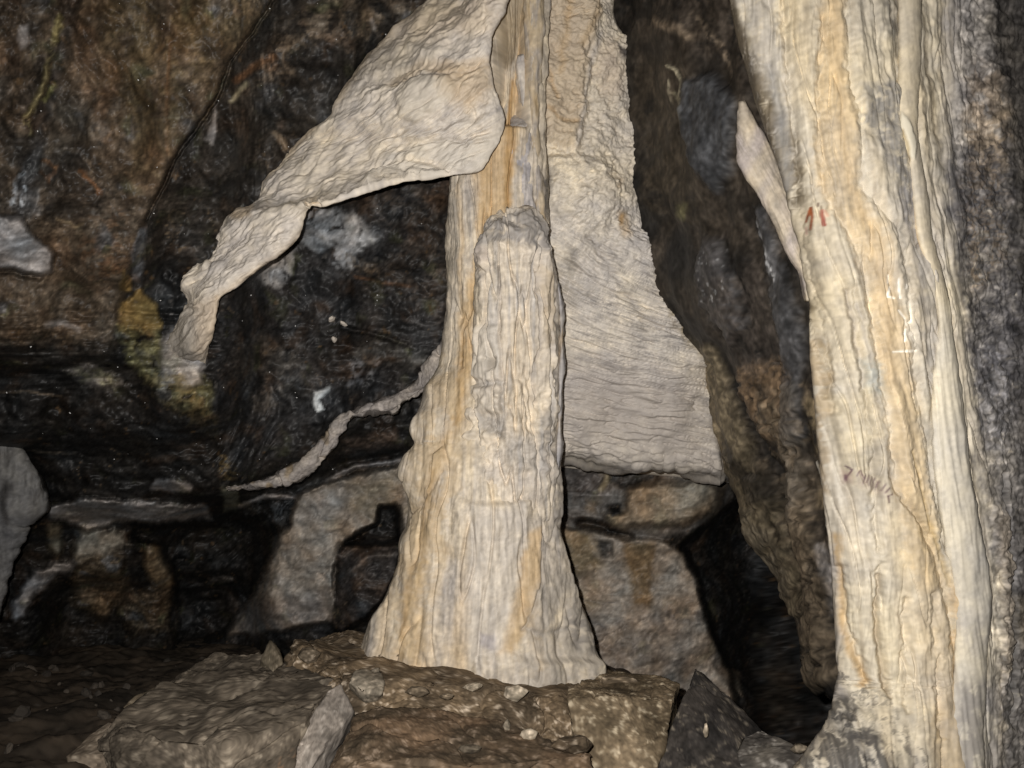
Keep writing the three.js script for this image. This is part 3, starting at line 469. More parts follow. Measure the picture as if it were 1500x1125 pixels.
  // stump
  const sLayers = prepare([
    area([[706, 345], [716, 328], [750, 318], [790, 320], [806, 350], [818, 400], [800, 372], [770, 356], [742, 352], [726, 356], [712, 366], [702, 380]], { soft: 5, warp: 4, c: [0.27, 0.255, 0.245], amount: 0.75, spots: [12, -0.9, 0.0] }),
    area([[700, 366], [716, 358], [724, 372], [714, 390], [700, 400]], { h: 0.02, soft: 4, warp: 5, c: [0.42, 0.36, 0.32], amount: 0.6 }),
    line([[702, 410], [716, 398], [728, 384]], 4, { h: -0.03, soft: 3, c: CHAR, amount: 0.4 }),
    line([[735, 390], [733, 450], [734, 520], [738, 560]], 2.5, { h: -0.03, soft: 2, c: [0.25, 0.22, 0.2], amount: 0.6 }),
    line([[786, 400], [788, 460], [790, 510], [782, 530], [780, 560], [784, 590]], 2.5, { h: -0.03, soft: 2, c: [0.22, 0.2, 0.19], amount: 0.65 }),
    line([[812, 402], [813, 440], [816, 480], [814, 520], [812, 580]], 3, { h: -0.04, soft: 2, c: [0.12, 0.11, 0.1], amount: 0.75 }),
    area([[790, 390], [810, 400], [814, 440], [808, 500], [796, 510], [792, 450]], { soft: 5, warp: 4, c: [0.46, 0.36, 0.23], amount: 0.55 }),
    area([[738, 470], [772, 460], [778, 560], [770, 640], [745, 640]], { soft: 14, warp: 6, c: CREAM, amount: 0.55 }),
    area([[716, 524], [726, 522], [728, 538], [720, 542]], { h: -0.05, soft: 4, warp: 4, c: [0.10, 0.085, 0.075], amount: 0.85 }),
    area([[694, 480], [730, 480], [734, 540], [726, 560], [704, 556], [690, 550]], { h: 0.03, soft: 6, warp: 4, c: [0.62, 0.56, 0.47], amount: 0.6 }),
    line([[690, 558], [712, 562], [730, 560], [738, 580], [738, 610], [734, 640]], 6, { h: -0.045, soft: 4, warp: 5, c: [0.27, 0.26, 0.25], amount: 0.6 }),
    area([[700, 565], [726, 570], [734, 600], [730, 608], [704, 600]], { h: 0.035, soft: 4, warp: 4, c: [0.50, 0.45, 0.38], amount: 0.5 }),
    area([[704, 605], [732, 610], [734, 640], [720, 636], [706, 622]], { h: -0.03, soft: 5, warp: 4, c: [0.30, 0.285, 0.27], amount: 0.6 }),
    area([[686, 600], [704, 598], [712, 640], [700, 670], [684, 660]], { h: 0.025, soft: 6, warp: 4 }),
    area([[690, 690], [706, 686], [708, 714], [694, 714], [684, 708]], { h: 0.03, soft: 3, warp: 4, c: [0.64, 0.58, 0.50], amount: 0.7 }),
    area([[694, 680], [708, 680], [710, 700], [702, 704], [696, 694]], { h: -0.05, soft: 5, warp: 5, c: [0.14, 0.12, 0.105], amount: 0.7 }),
    area([[786, 620], [802, 600], [812, 650], [818, 720], [806, 710], [794, 660]], { soft: 8, warp: 6, c: [0.21, 0.20, 0.19], amount: 0.6, spots: [10, -0.7, 0.2, 2] }),
    area([[682, 720], [720, 715], [740, 760], [700, 790], [680, 780]], { soft: 14, warp: 8, c: [0.36, 0.335, 0.31], amount: 0.5 }),
    area([[740, 645], [780, 640], [790, 700], [760, 680], [730, 668]], { soft: 10, warp: 6, c: [0.42, 0.39, 0.35], amount: 0.5 }),
  ]);
  const srows = [[742, 312, 5.62, 778, 312, 5.62], [722, 322, 5.62, 794, 322, 5.62], [709, 336, 5.62, 801, 338, 5.62], [703, 358, 5.62, 806, 362, 5.64], [697, 385, 5.64, 814, 392, 5.68], [694, 420, 5.65, 819, 424, 5.72], [692, 490, 5.66, 820, 490, 5.74], [690, 545, 5.66, 819, 545, 5.74], [686, 600, 5.66, 818, 600, 5.74], [682, 660, 5.66, 817, 660, 5.72], [680, 715, 5.66, 816, 715, 5.70], [674, 770, 5.68, 812, 770, 5.70], [668, 830, 5.72, 806, 830, 5.74]];
  const sg = body({
    rows: srows, nT: 330, nS: 150, nB: 20, front: (s, t) => 0.24 * sstep(-0.06, 0.10, t) * (1 - 0.35 * sstep(0.75, 1, t)), back: 0.12, power: 0.55, jag: 2,
    rough: (P, px, py, s, t, f) => {
      if (!f) return 0;
      const e = sstep(0, 0.07, s) * sstep(1, 0.93, s);
      const knob = sstep(420, 340, py) * 0.06 * ridge(P[0] * 7, P[1] * 9, P[2] * 7, 3), melt = sstep(540, 580, py) * sstep(720, 690, py) * 0.08 * fbm(P[0] * 9, P[1] * 9, P[2] * 6, 3);
      return e * (flutes(P, px, py, 0.055) * sstep(330, 380, py) + 0.035 * crease(px / 26, py / 200, 4, 0.09) + 0.02 * fbm(px / 18, py / 22, 5, 4) + knob + melt + 0.025 * fbm(P[0] * 4, P[1] * 3, P[2] * 4, 3)) + crust(P) * 1.2 + relief(sLayers, px, py) * e - 0.16 * sstep(0.86, 1, t);
    },
    color: (P, px, py, s, t) => {
      const st = fbm(px / 8, py / 190, 14, 3);
      const fine = Math.exp(0.4 * fbm(px / 5, py / 46, 27, 3) + 0.35 * fbm(px / 8, py / 11, 29, 2));
      return stain(sLayers, px, py, calcite(P, mixc([0.64, 0.56, 0.455], [0.49, 0.45, 0.40], sstep(0, 0.35, st)), 1.1)).map((v) => v * fine);
    },
  });
  finish(moved(sg, base), 'stump', M.flow, col);
  // pale tube that drops from the ceiling onto the stump, and the narrow fin on the right edge
  const tube = (name, rows2, f, b, tint, nT = 150, nS = 40) => finish(moved(body({ rows: rows2, nT, nS, nB: 10, front: f, back: b, jag: 3, rough: (P, px, py) => 0.035 * fbm(P[0] * 7, P[1] * 3.5, P[2] * 7, 3) + 0.01 * fbm(px / 5, py / 40, 3, 2) + crust(P), color: (P, px, py) => calcite(P, mixc(mixc(tint, [0.38, 0.355, 0.34], sstep(-0.1, 0.3, fbm(px / 9, py / 40, 6, 3)) * 0.7), [0.5, 0.36, 0.19], 0.6 * sstep(0.1, 0.4, fbm(px / 10, py / 60, 16, 2))), 1.3) }), base), name, M.flow, col);
  tube('drip_tube', [[754, 160, 6.1, 774, 158, 6.1], [750, 172, 5.9, 776, 170, 5.9], [746, 187, 5.79, 778, 184, 5.79], [745, 230, 5.77, 780, 230, 5.77], [745, 290, 5.75, 783, 290, 5.75], [738, 330, 5.73, 788, 330, 5.72]], 0.06, 0.05, [0.49, 0.45, 0.42]);
  tube('sliver', [[758, 82, 5.86, 768, 80, 5.86], [755, 100, 5.85, 772, 100, 5.85], [756, 130, 5.85, 774, 130, 5.85], [762, 160, 5.85, 775, 160, 5.85], [766, 182, 5.84, 776, 182, 5.84]], 0.05, 0.05, [0.56, 0.51, 0.45], 60, 20);
  tube('hanging_strip', [[758, -110, 5.86, 792, -110, 5.86], [764, 0, 5.84, 798, 0, 5.84], [768, 60, 5.83, 796, 60, 5.83], [772, 120, 5.83, 790, 120, 5.83], [774, 170, 5.82, 788, 170, 5.82], [776, 230, 5.82, 792, 235, 5.82], [782, 300, 5.82, 800, 300, 5.82], [790, 370, 5.8, 804, 370, 5.8]], 0.07, 0.05, [0.50, 0.41, 0.29]);
  tube('fin', [[800, 395, 5.72, 806, 395, 5.72], [814, 420, 5.74, 821, 420, 5.76], [818, 460, 5.76, 826, 460, 5.78], [820, 520, 5.76, 827, 520, 5.78], [818, 580, 5.76, 825, 580, 5.78], [815, 660, 5.74, 822, 660, 5.76], [812, 720, 5.74, 818, 720, 5.76]], 0.07, 0.05, [0.44, 0.41, 0.38], 150, 20);
}

// ---- wrinkled fan of flowstone to the right of the column
{
  const layers = prepare([
    area([[965, 345], [1000, 380], [1010, 450], [1035, 500], [1020, 520], [985, 480], [965, 410], [950, 350]], { soft: 8, warp: 7, c: [0.28, 0.215, 0.11], amount: 0.8, spots: [14, -0.7, 0.1, 1.5] }),
    line([[1000, 452], [1025, 490], [1040, 520]], 14, { soft: 6, warp: 5, c: [0.17, 0.13, 0.05], amount: 0.7 }),
    area([[900, 310], [915, 312], [925, 345], [912, 350], [904, 335]], { soft: 6, warp: 3, c: HONEY, amount: 0.5 }),
    line([[907, 318], [906, 328]], 7, { soft: 3, c: AMBER, amount: 0.7 }),
    line([[898, 275], [906, 265]], 7, { soft: 5, c: AMBER, amount: 0.35 }),
    area([[905, 66], [920, 72], [932, 84], [916, 86], [904, 78]], { soft: 3, warp: 4, c: CHAR, amount: 0.9 }),
    line([[936, 288], [937, 300]], 7, { soft: 3, c: CHAR, amount: 0.8 }),
    area([[770, -120], [876, -120], [866, 40], [856, 120], [852, 180], [842, 212], [822, 218], [800, 204], [784, 170], [780, 60]], { soft: 12, warp: 7, c: [0.55, 0.44, 0.31], amount: 0.75, h: 0.14 }),
    line([[800, 165], [815, 178], [845, 180]], 5, { h: -0.03, soft: 4, warp: 3, c: AMBER, amount: 0.5 }), line([[798, 105], [806, 120], [812, 150]], 4, { h: -0.025, soft: 3, warp: 3, c: AMBER, amount: 0.45 }), line([[826, -20], [824, 60], [818, 110]], 9, { soft: 6, warp: 4, c: HONEY, amount: 0.5, h: -0.02 }),
    line([[868, 0], [862, 40], [850, 70]], 10, { soft: 6, c: HONEY, amount: 0.45 }),
    area([[870, 70], [900, 60], [920, 110], [900, 150], [880, 130]], { soft: 16, warp: 8, c: [0.55, 0.42, 0.30], amount: 0.4 }),
    line([[878, 50], [862, 100], [854, 160], [842, 215]], 7, { h: 0.03, soft: 5, c: [0.56, 0.52, 0.48], amount: 0.6 }),
    line([[840, 375], [852, 352], [866, 350], [884, 380], [910, 420], [940, 460], [965, 480]], 6, { h: -0.03, soft: 5, warp: 4, c: [0.33, 0.31, 0.30], amount: 0.5 }),
    area([[826, 360], [842, 362], [848, 390], [828, 400]], { soft: 6, warp: 6, c: CHAR, amount: 0.45 }),
    area([[800, 400], [840, 390], [870, 430], [840, 450], [815, 440]], { soft: 12, warp: 9, c: [0.36, 0.32, 0.26], amount: 0.5, spots: [10, -0.6, 0.2] }),
    area([[785, 225], [800, 222], [806, 262], [804, 300], [786, 290], [780, 262]], { soft: 5, warp: 4, c: CHAR, amount: 0.55, spots: [9, -0.7, 0.1] }),
    area([[820, 520], [1010, 560], [1060, 700], [820, 660]], { soft: 50, warp: 8, c: [0.46, 0.41, 0.365], amount: 0.75 }),
    area([[800, 235], [840, 222], [880, 240], [905, 290], [880, 340], [850, 335], [810, 310]], { h: 0.08, soft: 16, warp: 6 }),
  ]);
  const rows = [
    [735, -110, 6.35, 890, -110, 6.55], [740, 0, 6.3, 899, 0, 6.5], [742, 30, 6.3, 901, 28, 6.5], [744, 50, 6.3, 913, 48, 6.5], [745, 72, 6.3, 934, 72, 6.5], [745, 95, 6.3, 936, 92, 6.5], [745, 140, 6.3, 932, 133, 6.5], [745, 180, 6.3, 933, 171, 6.5], [745, 200, 6.3, 940, 194, 6.5], [745, 235, 6.3, 940, 228, 6.5], [745, 262, 6.3, 936, 256, 6.5],
    [745, 300, 6.32, 938, 296, 6.5], [745, 335, 6.34, 952, 332, 6.52], [745, 355, 6.35, 977, 347, 6.52], [745, 380, 6.37, 988, 371, 6.52], [745, 415, 6.4, 992, 408, 6.54], [745, 445, 6.42, 1002, 440, 6.55], [745, 470, 6.45, 1018, 464, 6.56], [745, 490, 6.46, 1025, 485, 6.58], [745, 520, 6.5, 1038, 515, 6.6], [745, 555, 6.52, 1042, 545, 6.64], [745, 600, 6.56, 1048, 600, 6.68],
    [745, 630, 6.6, 1054, 640, 6.72], [745, 652, 6.68, 1060, 676, 6.8], [745, 664, 6.82, 1064, 694, 6.95], [745, 670, 7.2, 1067, 704, 7.3], [745, 672, 7.7, 1068, 706, 7.75]];
  const base = place(900, 680, 6.75);
  const g = body({
    rows, nT: 640, nS: 210, front: 0.16, back: 0.22, power: 0.45, jag: 2.2, hem: 5,
    rough: (P, px, py, s, t, f) => {
      if (!f) return 0.02 * fbm(P[0] * 4, P[1] * 4, P[2] * 4, 2);
      const e = sstep(1, 0.96, s), k = clamp((py - 250) / 330, 0, 1), wv = 0.6 * fbm(px / 120, py / 120, 6, 3);
      // drapery lines: steep below the apex, level lower down
      const u = py - (1 - k) * 0.9 * (px - 830) - k * 0.16 * (px - 830), v = px + (1 - k) * 0.6 * py;
      const low = sstep(300, 420, py), pleat = 0.022 * low * ridge(v / 210 + wv * 0.4, u / 34 + wv, 3, 2) + low * (0.020 * lips(u / 12 + wv * 3 + 0.6 * noise(v / 45, u / 30, 4)) * sstep(-0.4, 0.3, noise(v / 60, u / 22, 12)) + 0.016 * lips(u / 23 + wv * 2 + 0.5 * noise(v / 60, u / 40, 14) + 0.4) * sstep(-0.3, 0.3, noise(v / 90, u / 40, 22)) + 0.014 * crease(v / 60 + wv, u / 11 + wv, 2, 0.12)) + 0.012 * sstep(250, 420, py) * fbm(v / 26 + wv, u / 7 + wv * 2, 9, 3);
      const coral = (1 - sstep(300, 480, py)) * (0.03 * fbm(P[0] * 6, P[1] * 7, P[2] * 6, 3) + 0.030 * fbm(P[0] * 15, P[1] * 22, P[2] * 15, 3) + 0.012 * fbm(P[0] * 40, P[1] * 55, P[2] * 40, 2) + 0.014 * lips(py / 15 + 1.5 * fbm(px / 30, py / 30, 3, 3)) * sstep(-0.2, 0.3, noise(px / 40, py / 40, 5)));
      const big = 0.13 * fbm(P[0] * 1.9, P[1] * 1.6, P[2] * 1.9, 3);
      const foot = sstep(650, 690, py + 10 * noise(px / 25, 1, 1)) * 0.01;
      return e * (pleat * sstep(1, 0.96, t) + coral + big + foot) + crust(P) * 1.4 + relief(layers, px, py) * e;
    },
    color: (P, px, py, s, t, h) => {
      const k = clamp((py - 250) / 330, 0, 1), u = py - (1 - k) * 0.9 * (px - 830) - k * 0.16 * (px - 830), v = px + (1 - k) * 0.6 * py;
      const b = mixc([0.72, 0.64, 0.52], [0.69, 0.63, 0.55], sstep(250, 330, py + 40 * noise(px / 60, py / 60, 2)));
      return stain(layers, px, py, calcite(P, mixc(b, [0.29, 0.265, 0.245], clamp(0.8 * vein(v, u * (1 + 0.6 * k), 7) + 0.6 * vein(v * 0.8 + 90, u * (1.6 + k), 11), 0, 1) * lerp(0.3, 0.9, sstep(280, 480, py))), 1.2));
    },
  });
  const t = thing('flowstone_fan', 'wrinkled grey-cream flowstone sheet fanning out behind the column, its lower edge hanging over a ledge', 'flowstone', base);
  finish(moved(g, base), 'sheet', M.flow, t);
}
console.log('flowstone');

// ---- dark rock rib between the fan and the right-hand buttress
{
  const layers = prepare([
    area([[940, -100], [1100, -100], [1100, 130], [1000, 60], [940, 60], [905, 30]], { soft: 12, warp: 12, c: [0.07, 0.055, 0.042], amount: 0.6, spots: [16, -0.5, 0.3, 2] }),
    line([[962, 28], [985, 38], [1005, 42], [1018, 56]], 10, { soft: 5, warp: 4, c: TAN, amount: 0.7, h: 0.02 }),
    line([[1020, 20], [1050, 70], [1070, 110]], 7, { soft: 4, warp: 4, c: TAN, amount: 0.5, spots: [7, -0.3, 0.3] }),
    line([[988, 96], [1000, 104], [1008, 122], [1006, 138], [1014, 156], [1024, 178]], 4.5, { soft: 1.6, warp: 2, c: [0.40, 0.355, 0.25], amount: 0.95, h: 0.015 }),
    line([[990, 118], [988, 138], [992, 150]], 3.5, { soft: 1.6, warp: 1.5, c: [0.36, 0.32, 0.23], amount: 0.9, h: 0.012 }),
    line([[992, 136], [1002, 140]], 3.5, { soft: 1.6, warp: 1.5, c: [0.36, 0.32, 0.23], amount: 0.9 }),
    line([[998, 138], [1004, 150], [1012, 162]], 8, { soft: 2, warp: 2, c: [0.34, 0.30, 0.2], amount: 0.85, h: 0.012 }),
    area([[1012, 118], [1050, 110], [1084, 150], [1080, 240], [1060, 280], [1030, 240], [1010, 170]], { soft: 7, warp: 4, c: [0.062, 0.064, 0.068], amount: 0.9, h: 0.06 }),
    area([[935, 90], [985, 92], [1010, 180], [1035, 260], [1040, 330], [990, 330], [940, 300]], { soft: 16, warp: 10, c: [0.06, 0.048, 0.034], amount: 0.8, spots: [20, -0.7, 0.2] }),
    area([[1045, 345], [1065, 350], [1085, 400], [1100, 470], [1080, 500], [1050, 470], [1035, 400]], { soft: 9, warp: 6, c: [0.095, 0.09, 0.09], amount: 0.8, h: 0.07 }),
    area([[1040, 420], [1130, 380], [1170, 520], [1130, 560], [1080, 540]], { soft: 16, warp: 10, c: [0.075, 0.062, 0.052], amount: 0.7, spots: [14, -0.6, 0.2] }),
    area([[1000, 300], [1018, 298], [1014, 322], [1000, 316]], { soft: 5, warp: 4, c: MOSS, amount: 0.7 }),
    area([[1112, 300], [1126, 300], [1150, 370], [1172, 430], [1182, 480], [1184, 560], [1186, 640], [1164, 650], [1158, 560], [1150, 480], [1136, 400]], { h: 0.05, soft: 8, warp: 5, c: [0.075, 0.075, 0.078], amount: 0.85 }),
    line([[1118, 318], [1126, 345], [1136, 375], [1146, 410]], 5, { soft: 2.5, warp: 2, c: [0.45, 0.45, 0.45], amount: 0.85, spots: [5, -0.3, 0.2, 1.6] }),
    area([[1040, 370], [1075, 366], [1080, 440], [1046, 440]], { soft: 6, warp: 4, c: [0.4, 0.4, 0.4], amount: 0.7, spots: [6, 0.35, 0.6] }),
    area([[1090, 540], [1160, 520], [1175, 620], [1140, 650], [1100, 610]], { soft: 12, warp: 9, c: [0.20, 0.135, 0.08], amount: 0.8, spots: [16, -0.7, 0.1, 0.7], h: 0.03 }),
    line([[1036, 520], [1060, 600], [1088, 680], [1120, 740], [1150, 810], [1172, 890]], 30, { soft: 8, warp: 6, c: [0.21, 0.17, 0.11], amount: 0.85, h: 0.05, spots: [22, -1.1, -0.1] }),
    line([[1078, 560], [1110, 650], [1140, 720], [1162, 790], [1178, 860]], 16, { soft: 7, warp: 7, c: SOOT, amount: 0.85, h: -0.07 }),
    line([[1140, 600], [1168, 690], [1186, 790], [1200, 900], [1208, 990]], 32, { soft: 8, warp: 6, c: [0.16, 0.125, 0.085], amount: 0.8, h: 0.05, spots: [15, -0.7, 0.1, 1.6] }),
    area([[1120, 560], [1230, 560], [1235, 980], [1180, 1000], [1150, 850], [1110, 720]], { soft: 10, warp: 8, c: [0.15, 0.115, 0.078], amount: 0.6, spots: [15, -0.1, 0.5, 1.5] }),
    area([[1190, 580], [1230, 570], [1230, 760], [1200, 740]], { soft: 7, warp: 6, c: [0.24, 0.185, 0.11], amount: 0.75, spots: [13, -0.6, 0.2, 1.6] }),
    area([[1160, 560], [1180, 560], [1185, 760], [1165, 780], [1158, 660]], { soft: 6, warp: 6, c: [0.16, 0.14, 0.115], amount: 0.6, h: 0.03, spots: [20, -0.9, 0.1, 2] }),
    line([[1201, 676], [1205, 712], [1212, 740], [1220, 775]], 4, { soft: 2, warp: 1.5, c: [0.42, 0.39, 0.33], amount: 0.9, h: 0.02 }),
    line([[1210, 800], [1218, 850], [1222, 900]], 8, { soft: 4, warp: 3, c: ASH, amount: 0.5 }),
    area([[1060, 640], [1110, 690], [1140, 720], [1110, 740], [1080, 700]], { soft: 8, warp: 8, c: SOOT, amount: 0.8 }),
    area([[1120, 720], [1165, 740], [1170, 800], [1150, 830], [1130, 780]], { soft: 8, warp: 7, c: SOOT, amount: 0.6, spots: [14, -0.5, 0.2] }),
    area([[1085, 740], [1110, 745], [1135, 790], [1165, 870], [1150, 880], [1115, 820], [1095, 785]], { soft: 6, warp: 5, c: [0.17, 0.145, 0.105], amount: 0.75, h: 0.02, spots: [18, -0.9, 0.1] }),
  ]);
  const rows = [
    [870, -110, 6.9, 1110, -110, 5.0], [880, 0, 6.85, 1120, 0, 4.95], [885, 60, 6.85, 1125, 60, 4.95], [890, 130, 6.85, 1135, 130, 4.95], [890, 200, 6.85, 1150, 200, 4.95], [890, 280, 6.85, 1175, 280, 4.92], [915, 350, 6.85, 1195, 350, 4.9], [940, 420, 6.85, 1205, 420, 4.86], [970, 490, 6.85, 1215, 490, 4.82],
    [1008, 545, 6.84, 1225, 545, 4.8], [1022, 590, 6.84, 1228, 590, 4.78], [1046, 645, 6.84, 1230, 645, 4.75], [1066, 702, 6.84, 1234, 705, 4.72], [1086, 745, 6.8, 1238, 755, 4.7], [1100, 790, 6.7, 1240, 800, 4.68], [1128, 835, 6.6, 1242, 850, 4.66], [1158, 885, 6.4, 1244, 905, 4.64], [1172, 935, 6.1, 1248, 950, 4.62], [1184, 985, 5.9, 1250, 1000, 4.6], [1200, 1010, 5.7, 1252, 1020, 4.6]];
  const base = place(1200, 1000, 5.2);
  const g = body({
    rows, nT: 430, nS: 200, front: (s, t) => 0.25, back: 0.35, power: 0.5, jag: 3,
    rough: (P, px, py, s, t, f) => {
      const e = sstep(0, 0.05, s) * sstep(1, 0.94, s);
      return e * (0.16 * fbm(P[0] * 1.8, P[1] * 1.3, P[2] * 1.8, 3) + 0.04 * ridge(P[0] * 3.2, P[1] * 1.2, P[2] * 1.2, 2) + 0.016 * fbm(P[0] * 6, P[1] * 5, P[2] * 3, 2) + 0.006 * fbm(P[0] * 22, P[1] * 22, P[2] * 22, 3) + relief(layers, px, py)) + crust(P) * 0.3;
    },
    color: (P, px, py, s, t) => {
      let c = mixc(SOOT, [0.05, 0.04, 0.03], sstep(-0.3, 0.4, fbm(P[0] * 2.5, P[1] * 2.5, P[2] * 2.5, 3)));
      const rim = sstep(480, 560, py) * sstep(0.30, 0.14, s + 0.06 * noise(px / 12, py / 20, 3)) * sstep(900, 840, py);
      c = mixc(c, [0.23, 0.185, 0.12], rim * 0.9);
      c = stain(layers, px, py, [...c]);
      const k = clamp(Math.exp(1.4 * fbm(P[0] * 8, P[1] * 8, P[2] * 8, 4) + 1.5 * fbm(P[0] * 28, P[1] * 28, P[2] * 28, 3)), 0.3, 2.6);
      return c.map((v) => v * k);
    },
  });
  const t = thing('rock_rib', 'dark sooty rock rib hanging between the wrinkled flowstone fan and the banded buttress', 'rock', base);
  finish(moved(g, base), 'rib_face', M.rock, t);
}

